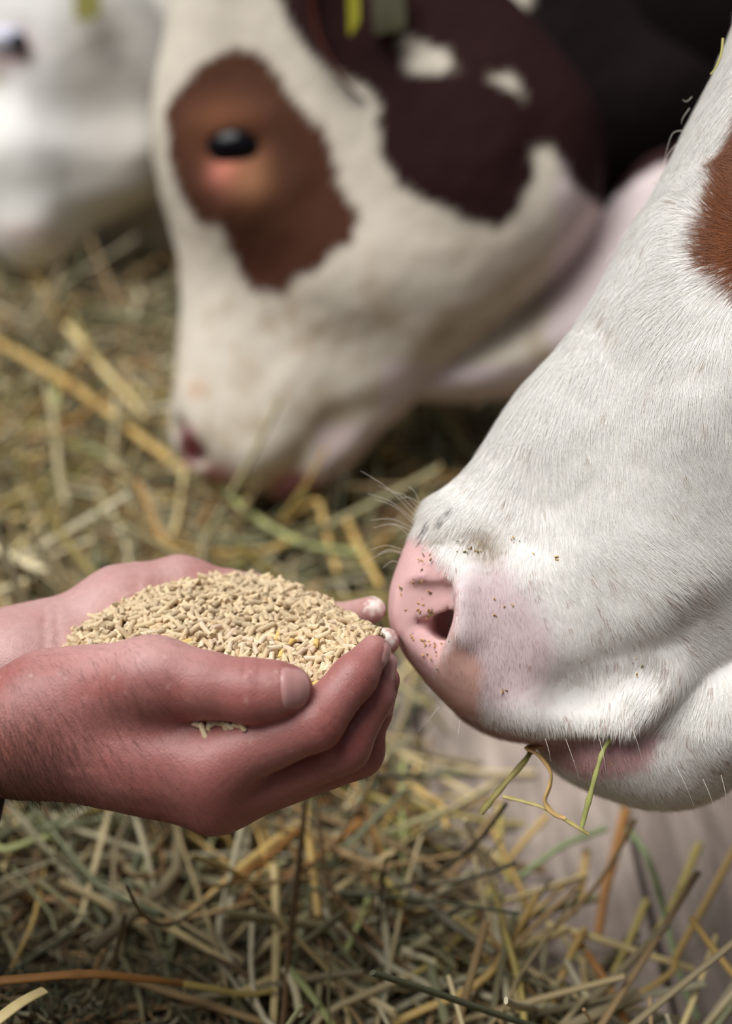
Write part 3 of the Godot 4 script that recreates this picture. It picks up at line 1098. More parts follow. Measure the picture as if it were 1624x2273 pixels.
func cow_far() -> void:
	var at := Vector3(-0.35, 0.0, -1.75)
	var cow := base("cow", at)
	tag(cow, "blurred white calf at the far left behind the brown and white one, muzzle lowered", "cow")
	var d := 1.72
	var lo := Vector2(-0.64, 0.25)
	var hi := Vector2(-0.02, 0.8)
	var f := Beast.new()
	f.pillows.append(pillow([Vector2(-280, -100), Vector2(-220, -270), Vector2(60, -280), Vector2(200, -200), Vector2(330, -20), Vector2(410, 200), Vector2(415, 360), Vector2(340, 450), Vector2(215, 500), Vector2(165, 545), Vector2(125, 590), Vector2(85, 601), Vector2(40, 596), Vector2(0, 565), Vector2(-60, 500), Vector2(-150, 350), Vector2(-230, 150)],
		[[60, 590, 50, 45], [0, 300, 75, 80], [30, 100, 95, 90], [330, 300, 62, 60], [100, -200, 95, 90]], d, 0.008, lo, hi))
	f.pk.append(0.0)
	f.pillows.append(pillow([Vector2(160, -280), Vector2(700, -280), Vector2(760, 200), Vector2(700, 540), Vector2(450, 570), Vector2(330, 568), Vector2(240, 555), Vector2(200, 500), Vector2(220, 200)], [[300, 450, 50, 60], [450, 0, 110, 110], [600, 400, 80, 80]], 1.86, 0.01, lo, Vector2(0.02, 0.9)))
	f.pk.append(0.02)
	f.brushes.append([V(120, 262, 1.64), V(330, 250, 1.68), 0.035, 0.012])
	f.brushes.append([V(170, 400, 1.66), V(390, 350, 1.72), 0.035, 0.014])
	f.brushes.append([V(170, 500, 1.67), V(350, 470, 1.74), 0.022, 0.010])
	f.brushes.append([V(35, 340, 1.63), V(65, 480, 1.65), 0.062, -0.026])
	f.brushes.append([V(38, 95, 1.615), V(30, 95, 1.615), 0.022, 0.012])
	var res := nets(f, Vector3(lo.x, lo.y, -2.02), Vector3(0.02, 0.9, -1.56), 0.0085)
	var built := beast_mesh(res, at, paint_far, 0.004, 250.0)
	var body := trunk([[Vector3(-0.12, 0.5, -2.0), Vector3(0.1, 0.75, -2.45), 0.15, 0.26], [Vector3(0.1, 0.75, -2.5), Vector3(0.9, 0.75, -2.8), 0.27, 0.28], [Vector3(0.15, 0.45, -2.4), Vector3(0.15, 0.06, -2.4), 0.09, 0.045], [Vector3(0.15, 0.45, -2.7), Vector3(0.15, 0.06, -2.7), 0.09, 0.045], [Vector3(0.9, 0.5, -2.6), Vector3(0.95, 0.06, -2.6), 0.1, 0.045], [Vector3(0.9, 0.5, -3.0), Vector3(0.95, 0.06, -3.0), 0.1, 0.045]], 0.03, at, paint_far)
	put("body", merged([built[0], body]), coat_mat, cow)
	eyeball(cow, at, V(16, 92, 1.634), 0.020, Vector3(1.2, 0.9, 1.0), mat("eye_white", Color8(205, 205, 222), 0.15))
	eyeball(cow, at, V(40, 93, 1.620), 0.0105, Vector3(1.1, 1.0, 0.7), null, "pupil")
	leaf_ear(cow, at, V(250, -60, 1.68), V(120, -230, 1.6), Vector3(0.2, 0.1, 0.95).normalized(), 0.08, lin(225, 218, 208), lin(214, 170, 165))
	ear_tag(cow, at, V(190, -90, 1.6), V(195, 42, 1.6), Vector3(0.9, 0.0, 0.4).normalized(), 0.034, mat("far_tag", Color8(118, 112, 34), 0.5))
# ---------------------------------------------------------------- the person: two cupped hands
var near_hand: Limb
var far_hand: Limb

var painting_far := false

func paint_skin(v: Vector3, n: Vector3) -> Color:
	var q := at_ref(v, 0.61)
	var near := not painting_far
	var c := lin(160, 103, 98)
	if not near:
		c = lin(190, 148, 143)
	c = c.lerp(lin(162, 94, 88) if near else lin(182, 130, 124), 0.5 * smoothstep(-0.1, 0.5, noise.get_noise_3dv(v * 3000.0)))
	if near:
		# redder over the knuckles and the thumb joint, browner where hair grows
		for k in [[560, 1535, 60], [740, 1625, 60], [500, 1760, 90], [820, 1500, 40], [780, 1640, 45]]:
			c = c.lerp(lin(152, 80, 76), 0.45 * exp(-pow(q.distance_to(Vector2(k[0], k[1])) / k[2], 2.0)))
		c = c.lerp(lin(200, 152, 147), 0.85 * smoothstep(1500.0, 1420.0, q.y + 0.10 * absf(q.x - 260.0)))     # palm-side skin, with the lit top of the hand painted in paler
		c = c.lerp(lin(140, 92, 74), 0.6 * smoothstep(250.0, -60.0, q.x) * smoothstep(1480.0, 1680.0, q.y))
	else:
		c = c.lerp(lin(176, 112, 106), 0.5 * exp(-pow(q.distance_to(Vector2(420, 1290)) / 70.0, 2.0)))
		# flour dust on the finger ends
		var f := noise_fine.get_noise_3dv(v * 6000.0)
		for k in [[836, 1342, 26], [850, 1402, 24]]:
			var s: float = at_ref(v, 0.68).distance_to(Vector2(k[0], k[1])) / k[2]
			c = c.lerp(lin(236, 228, 220), 0.85 * smoothstep(1.0, 0.5, s + f * 0.9))
	var g := 1.0 + 0.12 * noise_fine.get_noise_3dv(v * 5200.0)
	var dust := smoothstep(0.55, 0.8, noise_fine.get_noise_3dv(v * 9000.0 + Vector3(7, 3, 1)))
	c = c.lerp(lin(226, 206, 190), dust * 0.3 * smoothstep(1740.0, 1500.0, q.y))
	return Color(c.r * g, c.g * g, c.b * g)

func nail(field, parent: Node3D, at: Vector3, c: Vector3, along: Vector3, n: Vector3, length: float, width: float, m: Material) -> void:
	along = (along - n * along.dot(n)).normalized()
	var side := along.cross(n).normalized()
	var verts := PackedVector3Array()
	var tri := PackedInt32Array()
	var nu := 14
	var nv := 12
	for i in nu + 1:
		var u := float(i) / nu * 2.0 - 1.0
		for j in nv + 1:
			var v := float(j) / nv * 2.0 - 1.0
			var wid: float = width * 0.5 * (1.0 - 0.10 * pow(maxf(u, 0.0), 2.0))
			var ends: float = length * 0.5 * (sqrt(1.0 - 0.62 * v * v) if u > 0.0 else sqrt(1.0 - 0.4 * v * v))
			var p := c + along * u * ends + side * v * wid
			var s := on_skin(field, p, n)
			var up: float = 0.00055 * (1.0 - pow(absf(v), 6.0)) * smoothstep(-1.0, -0.7, u) - 0.0002
			if u > 0.9:
				up += 0.0002
			verts.append(eye * (s + n * up) - at)
	var row := nv + 1
	for i in nu:
		for j in nv:
			var a := i * row + j
			tri.append_array(PackedInt32Array([a, a + 1, a + row, a + 1, a + row + 1, a + row]))
	var nr := smooth_normals(verts, tri)
	if nr[nu / 2 * row + nv / 2].dot(eye.basis * n) < 0.0:
		for i in nr.size():
			nr[i] = -nr[i]
		for t in range(0, tri.size(), 3):
			var x := tri[t + 1]
			tri[t + 1] = tri[t + 2]
			tri[t + 2] = x
	put("fingernail", array_mesh(verts, nr, tri), m, parent)

func person() -> void:
	var at := Vector3(-0.1, 0.0, -0.5)
	var who := base("person", at)
	tag(who, "person's bare forearms and cupped hands reaching in from the left, holding a heap of pellets", "person")
	var h := Limb.new()
	near_hand = h
	var D := 0.60
	# palm and forearm
	h.bone(0, V(-460, 1662, D + 0.014), V(30, 1628, D + 0.008), 0.0265, 0.0245)
	h.bone(0, V(-460, 1665, D + 0.030), V(40, 1628, D + 0.026), 0.026, 0.0225)
	h.bone(0, V(80, 1612, D + 0.004), V(470, 1690, D - 0.006), 0.021, 0.0155)
	h.bone(0, V(80, 1650, D + 0.012), V(478, 1762, D + 0.005), 0.020, 0.0150)
	h.bone(0, V(90, 1650, D + 0.026), V(492, 1768, D + 0.027), 0.018, 0.0135)
	h.bone(0, V(90, 1640, D + 0.038), V(472, 1735, D + 0.047), 0.017, 0.0120)
	h.bone(0, V(120, 1545, D + 0.006), V(345, 1504, D - 0.010), 0.0205, 0.0158)
	h.bone(0, V(200, 1560, D + 0.008), V(330, 1560, D + 0.0), 0.016, 0.011)
	# thumb
	h.bone(1, V(335, 1505, D - 0.010), V(450, 1522, D - 0.014), 0.0160, 0.0138)
	h.bone(1, V(450, 1522, D - 0.014), V(562, 1535, D - 0.018), 0.0138, 0.0131)
	h.bone(1, V(562, 1535, D - 0.018), V(618, 1531, D - 0.019), 0.0131, 0.0112)
	h.bone(1, V(618, 1531, D - 0.019), V(647, 1530, D - 0.018), 0.0112, 0.0088)
	# fingers: first, middle, ring, little
	h.bone(2, V(465, 1692, D - 0.007), V(700, 1602, D - 0.012), 0.0150, 0.0117)
	h.bone(2, V(700, 1602, D - 0.012), V(786, 1503, D - 0.005), 0.0115, 0.0093)
	h.bone(2, V(786, 1503, D - 0.005), V(829, 1446, D + 0.002), 0.0092, 0.0070)
	h.bone(3, V(480, 1768, D + 0.007), V(762, 1657, D + 0.008), 0.0146, 0.0112)
	h.bone(3, V(762, 1655, D + 0.004), V(824, 1545, D + 0.010), 0.0112, 0.0092)
	h.bone(3, V(824, 1545, D + 0.010), V(843, 1474, D + 0.014), 0.0090, 0.0072)
	h.bone(4, V(490, 1772, D + 0.027), V(794, 1668, D + 0.027), 0.0138, 0.0116)
	h.bone(4, V(792, 1668, D + 0.027), V(822, 1578, D + 0.030), 0.0106, 0.0084)
	h.bone(4, V(826, 1578, D + 0.030), V(851, 1510, D + 0.028), 0.0086, 0.0073)
	h.bone(5, V(472, 1738, D + 0.047), V(720, 1690, D + 0.050), 0.0118, 0.0095)
	h.bone(5, V(720, 1690, D + 0.050), V(790, 1615, D + 0.050), 0.0092, 0.0078)
	h.bone(5, V(790, 1615, D + 0.050), V(815, 1560, D + 0.048), 0.0078, 0.0066)
	var ax := (V(647, 1530, D) - V(562, 1535, D)).normalized()
	for o in [-18.0, 0.0, 16.0]:
		h.creases.append([V(560 + o, 1500, D - 0.029), ax, 0.0009, 0.0006, 0.012])
	var ix := (V(786, 1503, D) - V(700, 1602, D)).normalized()
	for o in [-0.004, 0.0, 0.0035]:
		h.creases.append([V(735, 1610, D - 0.018) + ix * o, ix, 0.0009, 0.0006, 0.010])
	h.creases.append([V(810, 1505, D - 0.01), (V(829, 1446, D) - V(786, 1503, D)).normalized(), 0.0008, 0.0005, 0.008])
	h.brushes.append([V(230, 1640, D - 0.016), V(420, 1640, D - 0.02), 0.012, 0.0018])
	h.brushes.append([V(470, 1800, D - 0.01), V(480, 1790, D - 0.012), 0.012, -0.0022])
	h.brushes.append([V(250, 1740, D - 0.01), V(440, 1765, D - 0.012), 0.005, -0.0010])
	var res := nets(h, Vector3(-0.262, -0.155, -0.69), Vector3(0.025, -0.04, -0.555), 0.0015)
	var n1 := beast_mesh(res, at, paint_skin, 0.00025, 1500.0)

	var g := Limb.new()
	far_hand = g
	var E := 0.68
	g.bone(0, V(-460, 1500, E), V(20, 1462, E), 0.027, 0.0215)
	g.bone(0, V(-460, 1500, E - 0.02), V(20, 1475, E - 0.015), 0.025, 0.0205)
	g.bone(0, V(60, 1460, E), V(440, 1440, E + 0.035), 0.021, 0.014)
	g.bone(0, V(60, 1475, E), V(450, 1495, E + 0.018), 0.020, 0.014)
	g.bone(0, V(60, 1490, E - 0.008), V(455, 1535, E - 0.002), 0.020, 0.013)
	g.bone(0, V(60, 1500, E - 0.015), V(440, 1560, E - 0.018), 0.018, 0.012)
	g.bone(0, V(150, 1420, E + 0.004), V(270, 1352, E + 0.012), 0.0205, 0.0190)
	g.bone(0, V(270, 1352, E + 0.012), V(400, 1315, E + 0.022), 0.0185, 0.0168)
	g.bone(1, V(400, 1315, E + 0.022), V(505, 1318, E + 0.026), 0.0166, 0.0118)
	g.bone(1, V(505, 1318, E + 0.026), V(560, 1320, E + 0.024), 0.0116, 0.0102)
	g.bone(1, V(560, 1320, E + 0.024), V(592, 1318, E + 0.021), 0.0100, 0.0084)
	g.bone(2, V(450, 1440, E + 0.035), V(640, 1420, E + 0.040), 0.0138, 0.0110)
	g.bone(2, V(640, 1420, E + 0.040), V(745, 1378, E + 0.022), 0.0105, 0.0085)
	g.bone(2, V(745, 1378, E + 0.022), V(826, 1354, E + 0.002), 0.0084, 0.0067)
	g.bone(3, V(455, 1495, E + 0.018), V(680, 1490, E + 0.020), 0.0135, 0.0112)
	g.bone(3, V(680, 1490, E + 0.020), V(790, 1445, E - 0.006), 0.0105, 0.0085)
	g.bone(3, V(790, 1445, E - 0.006), V(856, 1424, E - 0.022), 0.0082, 0.0066)
	g.bone(4, V(455, 1535, E - 0.002), V(680, 1535, E + 0.0), 0.0128, 0.0108)
	g.bone(4, V(680, 1535, E + 0.0), V(790, 1490, E - 0.004), 0.0100, 0.0082)
	g.bone(4, V(790, 1490, E - 0.004), V(835, 1465, E - 0.008), 0.0080, 0.0066)
	g.bone(5, V(440, 1560, E - 0.018), V(640, 1570, E - 0.016), 0.0112, 0.0094)
	g.bone(5, V(640, 1570, E - 0.016), V(720, 1535, E - 0.016), 0.0088, 0.0076)
	g.bone(5, V(720, 1535, E - 0.016), V(770, 1505, E - 0.016), 0.0074, 0.0062)
	g.creases.append([V(130, 1400, E - 0.02), Vector3(1, 0.3, 0).normalized(), 0.001, 0.0007, 0.02])
	g.creases.append([V(105, 1410, E - 0.02), Vector3(1, 0.2, 0).normalized(), 0.001, 0.0007, 0.02])
	g.brushes.append([V(405, 1262, E), V(450, 1275, E), 0.008, 0.0015])
	painting_far = true
	var res2 := nets(g, Vector3(-0.295, -0.125, -0.75), Vector3(0.03, 0.0, -0.625), 0.0018)
	var n2 := beast_mesh(res2, at, paint_skin, 0.00025, 1500.0)
	var skin := mat("skin", Color.WHITE, 0.45, true)
	skin.metallic_specular = 0.5
	skin.normal_enabled = true
	skin.normal_texture = noise_tex(5, 0.05, [], true, 5.0)
	skin.normal_scale = 0.8
	skin.uv1_triplanar = true
	skin.uv1_scale = Vector3(40, 40, 40)
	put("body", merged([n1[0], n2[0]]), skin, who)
	# nails
	var nm := mat("nail", Color8(188, 140, 136), 0.25)
	nail(h, who, at, V(657, 1524, D - 0.028), V(700, 1524, D - 0.026) - V(620, 1530, D - 0.028), Vector3(0.30, 0.28, 0.91).normalized(), 0.0130, 0.0168, nm)
	nail(h, who, at, V(852, 1452, D + 0.0), V(862, 1420, D + 0.004) - V(830, 1480, D), Vector3(0.90, -0.30, 0.32).normalized(), 0.0112, 0.0085, nm)
	nail(h, who, at, V(868, 1482, D + 0.010), V(870, 1450, D + 0.012) - V(862, 1510, D + 0.01), Vector3(0.92, -0.15, 0.36).normalized(), 0.0112, 0.0100, nm)
	nail(h, who, at, V(866, 1562, D + 0.024), V(882, 1500, D + 0.024) - V(856, 1600, D + 0.024), Vector3(0.86, -0.30, 0.45).normalized(), 0.0125, 0.0110, nm)
	var pale := mat("dusted_nail", Color8(206, 184, 182), 0.4)
	nail(g, who, at, V(600, 1284, E + 0.018), Vector3(1, -0.1, 0.1), Vector3(0.1, 0.96, 0.25).normalized(), 0.0115, 0.0110, pale)
	# hair on the wrist and the back of the hand
	var hm := mat("arm_hair", Color.WHITE, 0.5, true)
	var rule := func(q: Vector2, v: Vector3, n: Vector3) -> Array:
		var share := smoothstep(330.0, 40.0, q.x) * smoothstep(1500.0, 1640.0, q.y)
		share = maxf(share, 0.3 * smoothstep(1755.0, 1790.0, q.y) * smoothstep(540.0, 330.0, q.x))
		share = maxf(share, 0.12 * smoothstep(480.0, 300.0, q.x))
		share = maxf(share, 0.10 * smoothstep(1690.0, 1715.0, q.y) * smoothstep(680.0, 720.0, q.x) * smoothstep(810.0, 780.0, q.x))
		return [share, deg_to_rad(66.0 - 22.0 * smoothstep(150.0, 500.0, q.x)), 0.0074 + 0.002 * smoothstep(1740.0, 1800.0, q.y), 0.00007, 0.22 + 0.35 * smoothstep(1740.0, 1790.0, q.y), lin(44, 28, 22)]
	var hair := coat_hair(n1, at, 0.60, 950000.0, rule)
	print("arm hairs ", hair[0].size())
	hair_coat("arm_hair", hm, hair, who)
	# grey sleeve ends, pushed back to the edge of the picture
	var cloth := mat("sleeve", Color8(132, 127, 134), 0.95)
	cloth.normal_enabled = true
	cloth.normal_texture = noise_tex(9, 0.09, [], true, 8.0)
	cloth.uv1_triplanar = true
	cloth.uv1_scale = Vector3(30, 30, 30)
	cuff(who, at, V(-52, 1684, D + 0.016), V(-1500, 1720, D + 0.035), 0.041, 0.066, cloth)
	cuff(who, at, V(-170, 1485, E - 0.005), V(-1500, 1600, E - 0.03), 0.034, 0.06, cloth)

func cuff(who: Node3D, at: Vector3, p0: Vector3, p1: Vector3, r0: float, r1: float, m: Material) -> void:
	var verts := PackedVector3Array()
	var tri := PackedInt32Array()
	var ax := (p1 - p0).normalized()
	var u := ax.cross(Vector3.UP).normalized()
	var w := ax.cross(u)
	var prof := [[0.02, -0.002], [0.0, 0.0], [-0.001, 0.0015], [0.0, 0.003], [0.006, 0.0036], [0.016, 0.0030], [0.05, 0.004], [0.12, 0.0], [0.3, 0.003], [0.6, 0.0], [1.0, 0.002]]
	var sides := 48
	for i in prof.size():
		var t: float = prof[i][0]
		for q in sides:
			var an := TAU * q / sides
			var rr: float = lerpf(r0, r1, maxf(t, 0.0)) + prof[i][1]
			rr += 0.0018 * sin(an * 5.0 + t * 9.0) * smoothstep(0.02, 0.2, t)
			verts.append(eye * (p0.lerp(p1, t) + (u * cos(an) + w * sin(an)) * rr) - at)
	for i in prof.size() - 1:
		for q in sides:
			var a := i * sides + q
			var b := i * sides + (q + 1) % sides
			tri.append_array(PackedInt32Array([a, b, a + sides, b, b + sides, a + sides]))
	put("sleeve", array_mesh(verts, smooth_normals(verts, tri), tri), m, who)

# ---------------------------------------------------------------- the heap of pellets
var heap_near := []
var heap_far := []

func heap_point(u: float, v: float) -> Vector3:
	var n := heap_near.size() - 1
	var f := clampf(u, 0.0, 0.9999) * n
	var i := int(f)
	var a: Vector3 = heap_near[i].lerp(heap_near[i + 1], f - i)
	var b: Vector3 = heap_far[i].lerp(heap_far[i + 1], f - i)
	var span := (b - a).length()
	var up := eye.basis.inverse() * Vector3.UP
	return a.lerp(b, v) + up * (minf(0.009, span * 0.13) * 4.0 * v * (1.0 - v) + 0.0012 * noise.get_noise_2d(u * 900.0, v * 300.0))

func pellet_mesh(length: float, seed_: int) -> ArrayMesh:
	var r := 0.00125
	var verts := PackedVector3Array()
	var tri := PackedInt32Array()
	var col := PackedColorArray()
	var sides := 12
	var xs := [-0.5, -0.47, -0.25, 0.0, 0.25, 0.47, 0.5]
	var rs := [0.72, 1.0, 1.02, 0.99, 1.02, 1.0, 0.72]
	for i in xs.size():
		for q in sides:
			var an := TAU * q / sides
			var k: float = 1.0 + 0.07 * noise_fine.get_noise_3d(seed_ * 50.0 + i * 22.0, cos(an) * 40.0, sin(an) * 40.0)
			var skew: float = 0.0005 * cos(an + seed_) if i == 0 or i == 1 else (0.0006 * sin(an * 1.0 + seed_ * 2.0) if i >= 5 else 0.0)
			verts.append(Vector3(xs[i] * length + skew, cos(an) * r * rs[i] * k, sin(an) * r * rs[i] * k + 0.03 * length * cos(xs[i] * 3.0) * float(seed_ % 3 - 1)))
			var t: float = 0.9 + 0.25 * noise_fine.get_noise_3d(seed_ * 31.0 + i * 60.0, cos(an) * 90.0, sin(an) * 90.0)
			if i == 0 or i == xs.size() - 1:
				t *= 0.85
			col.append(Color(t, t, t * 0.98))
	for i in xs.size() - 1:
		for q in sides:
			var a := i * sides + q
			var b := i * sides + (q + 1) % sides
			tri.append_array(PackedInt32Array([a, a + sides, b, b, a + sides, b + sides]))
	for e in 2:
		var o := 0 if e == 0 else (xs.size() - 1) * sides
		var c := verts.size()
		verts.append(Vector3((-0.5 if e == 0 else 0.5) * length * 0.97, 0, 0.03 * length * 0.07 * float(seed_ % 3 - 1)))
		col.append(Color(0.7, 0.68, 0.66))
		for q in sides:
			if e == 0:
				tri.append_array(PackedInt32Array([c, o + q, o + (q + 1) % sides]))
			else:
				tri.append_array(PackedInt32Array([c, o + (q + 1) % sides, o + q]))
	var nr := smooth_normals(verts, tri)
	if nr[3 * sides].dot(verts[3 * sides]) < 0.0:
		for t in range(0, tri.size(), 3):
			var x := tri[t + 1]
			tri[t + 1] = tri[t + 2]
			tri[t + 2] = x
		nr = smooth_normals(verts, tri)
	return array_mesh(verts, nr, tri, col)

var speck: NoiseTexture2D

func speckled(m: StandardMaterial3D) -> StandardMaterial3D:   # bran flecks in the pressed meal
	if speck == null:
		speck = noise_tex(51, 0.09, [Color(0.82, 0.73, 0.64), Color(1, 1, 1)], false, 1.0, 256)
		speck.color_ramp.offsets = PackedFloat32Array([0.22, 0.48])
	m.albedo_texture = speck
	m.uv1_triplanar = true
	m.uv1_scale = Vector3(110, 110, 110)
	return m

func feed() -> void:
	for s in [[118, 1442, 0.660], [180, 1440, 0.645], [240, 1442, 0.637], [330, 1446, 0.632], [430, 1462, 0.630], [520, 1490, 0.630], [600, 1512, 0.626], [676, 1545, 0.617], [738, 1512, 0.614], [800, 1452, 0.620], [836, 1412, 0.632]]:
		heap_near.append(V(s[0], s[1], s[2]))
	for s in [[122, 1434, 0.664], [185, 1382, 0.687], [250, 1344, 0.696], [330, 1305, 0.700], [400, 1281, 0.702], [470, 1273, 0.702], [560, 1276, 0.698], [640, 1296, 0.694], [715, 1328, 0.684], [790, 1380, 0.666], [834, 1404, 0.645]]:
		heap_far.append(V(s[0], s[1], s[2]))
	var up := eye.basis.inverse() * Vector3.UP
	# meal and broken crumbs under the pellets, one sagging mass that fills the cupped palms
	var verts := PackedVector3Array()
	var tri := PackedInt32Array()
	var nu := 90
	var nv := 40
	var centre := eye * heap_point(0.5, 0.5)
	for layer in 2:
		for i in nu + 1:
			for j in nv + 1:
				var p := heap_point(float(i) / nu, float(j) / nv)
				var v := float(j) / nv
				var u := float(i) / nu
				var sag := 0.0030 + 0.0008 * noise_fine.get_noise_2d(i * 40.0, j * 40.0)
				if layer == 1:
					sag += 0.022 * pow(sin(PI * v), 0.5) * pow(sin(PI * clampf(u, 0.02, 0.98)), 0.6)
				verts.append(eye * (p - up * sag) - centre)
	var row := nv + 1
	for layer in 2:
		var o := layer * (nu + 1) * row
		for i in nu:
			for j in nv:
				var a := o + i * row + j
				if layer == 1:
					tri.append_array(PackedInt32Array([a, a + row, a + 1, a + 1, a + row, a + row + 1]))
				else:
					tri.append_array(PackedInt32Array([a, a + 1, a + row, a + 1, a + row + 1, a + row]))
	var meal := mat("meal", Color8(196, 168, 130), 0.95)
	var o := put("feed_meal", array_mesh(verts, smooth_normals(verts, tri), tri), meal)
	o.position = centre
	tag(o, "pale feed meal and crumbs filling the cupped hands under the pellets", "feed", "", "stuff")
	# pellets: the ones on top singly, those buried between them together
	var kinds := []
	var longs := [0.0038, 0.0048, 0.0056, 0.0066, 0.0078, 0.0094]
	for i in 12:
		kinds.append(pellet_mesh(longs[i % 6], i + 1))
	var mats := []
	for c in [Color8(240, 222, 188), Color8(232, 210, 176), Color8(246, 230, 202), Color8(226, 202, 166), Color8(238, 216, 192), Color8(234, 214, 174)]:
		var m := mat("pellet", c, 0.88, true)
		mats.append(speckled(m))
	mats.append(mat("yellow_pellet", Color8(230, 196, 124), 0.85, true))
	var top := []
	var cand := 0
	var grid := {}
	while top.size() < 1500 and cand < 60000:
		cand += 1
		var u := rng.randf()
		var v := rng.randf()
		var n := heap_near.size() - 1
		var fi := int(u * n)
		if rng.randf() > (heap_near[fi] - heap_far[fi]).length() / 0.085 + 0.1:
			continue
		var p := heap_point(u, v)
		var key := Vector3i((p / 0.0026).round())
		var ok := true
		for dx in [-1, 0, 1]:
			for dy in [-1, 0, 1]:
				for dz in [-1, 0, 1]:
					var near_p = grid.get(key + Vector3i(dx, dy, dz))
					if near_p != null and near_p.distance_to(p) < 0.0026:
						ok = false
		if not ok:
			continue
		grid[key] = p
		var tu := (heap_point(minf(u + 0.01, 1.0), v) - heap_point(maxf(u - 0.01, 0.0), v)).normalized()
		var tv := (heap_point(u, minf(v + 0.02, 1.0)) - heap_point(u, maxf(v - 0.02, 0.0))).normalized()
		var nn := tu.cross(tv).normalized()
		if nn.dot(up) < 0.0:
			nn = -nn
		var ang := rng.randf() * PI
		var tilt := rng.randfn(0.0, 0.32)
		var dir := ((tu * cos(ang) + nn.cross(tu) * sin(ang)) * cos(tilt) + nn * sin(tilt)).normalized()
		var s := dir.cross(nn).normalized()
		var b := Basis(dir, s.cross(dir), s)
		top.append([p + nn * rng.randf_range(-0.0016, 0.0010), b, rng.randi() % 12, p.z, v])
	top.sort_custom(func(a, b): return a[3] + longs[a[2] % 6] * 2.0 > b[3] + longs[b[2] % 6] * 2.0)
	print("pellets on top ", top.size())
	var rest := []
	var tint := PackedColorArray()
	for i in top.size():
		var t = top[i]
		var tr := Transform3D(eye.basis * t[1], eye * t[0])
		if i < 290:
			var mk = mats[6] if rng.randf() < 0.04 else mats[rng.randi() % 6]
			var one := put("feed_pellet", kinds[t[2]], mk)
			one.transform = tr
			var q := at_ref(t[0], 0.65)
			var where := "by the wrists" if q.x < 270.0 else ("on the left slope" if q.x < 430.0 else ("in the middle" if q.x < 600.0 else ("on the right slope" if q.x < 740.0 else "by the fingertips")))
			var tier := "nearest the thumb" if t[4] < 0.25 else ("halfway up" if t[4] < 0.6 else "near the crest")
			var long_: String = ["very short", "short", "short", "medium", "long", "very long"][t[2] % 6]
			var tone := "yellowish" if mk == mats[6] else ("pale tan" if mk == mats[2] or mk == mats[0] else ("darker tan" if mk == mats[3] or mk == mats[1] else "tan"))
			tag(one, "%s %s feed pellet %s of the heap, %s" % [long_, tone, where, tier], "pellet", "feed pellets in the cupped hands")
		else:
			rest.append(tr)
			tint.append(lin(236, 216, 182) * rng.randf_range(0.75, 1.1))
	for i in 1100:
		var u := rng.randf()
		var v := rng.randf()
		var b := Basis.from_euler(Vector3(rng.randf() * TAU, rng.randf() * TAU, rng.randf() * TAU))
		rest.append(Transform3D(b, eye * (heap_point(u, v) - up * rng.randf_range(0.0012, 0.003))))
		tint.append(lin(230, 208, 172) * rng.randf_range(0.7, 1.05))
	var st := many("feed_pellets", kinds[2], speckled(mat("pellet_bulk", Color.WHITE, 0.9, true)), rest, tint)
	tag(st, "many more tan feed pellets packed between the ones on top of the heap", "pellets", "", "stuff")
	# a few that have slipped out between thumb and first finger
	var slipped := 0
	for s in [[452, 1622, 0.585, 68.0, 3], [463, 1612, 0.583, 100.0, 1], [437, 1607, 0.585, 20.0, 0], [485, 1606, 0.583, 10.0, 2], [498, 1609, 0.582, 75.0, 0], [507, 1610, 0.582, 40.0, 0], [524, 1609, 0.581, 15.0, 0], [538, 1611, 0.581, 60.0, 0], [474, 1604, 0.584, 150.0, 2]]:
		var p := on_skin(near_hand, V(s[0], s[1], s[2]), Vector3(0, 0.1, 1).normalized())
		var dir := Vector3(cos(deg_to_rad(s[3])), -sin(deg_to_rad(s[3])), 0.15).normalized()
		var sd := dir.cross(Vector3(0, 0, 1)).normalized()
		var one := put("feed_pellet", kinds[s[4]], mats[slipped % 3])
		one.transform = Transform3D(eye.basis * Basis(dir, sd.cross(dir), sd), eye * (p + Vector3(0, 0, 0.0012)))
		tag(one, "feed pellet slipping out under the near thumb, %s" % ["the longest, hanging straight down", "the pale one beside the hanging one", "the leftmost", "tucked right of the hanging one", "the third from the right end", "fourth from the right end", "second from the right end", "the rightmost", "high up behind the hanging one"][slipped], "pellet", "pellets slipping out under the thumb")
		slipped += 1
# ---------------------------------------------------------------- hay, floor and barn
var clear_zone: PackedVector2Array
const CHAFF := Vector2(-0.27, -0.42)       # middle of the chaff heap

func hay_height(x: float, z: float) -> float:
	var s := patch(Vector2(x, z), clear_zone)
	var h := 0.045 + 0.03 * noise.get_noise_2d(x * 420.0, z * 420.0) + 0.02 * noise.get_noise_2d(x * 1300.0 + 90.0, z * 1300.0)
	h *= smoothstep(-0.02, 0.10, s)
	# the heap of chaff nearest to the camera, left
	h += 0.085 * smoothstep(0.27, 0.05, Vector2(x, z).distance_to(CHAFF))
	return h - 0.012 * smoothstep(0.02, -0.04, s)

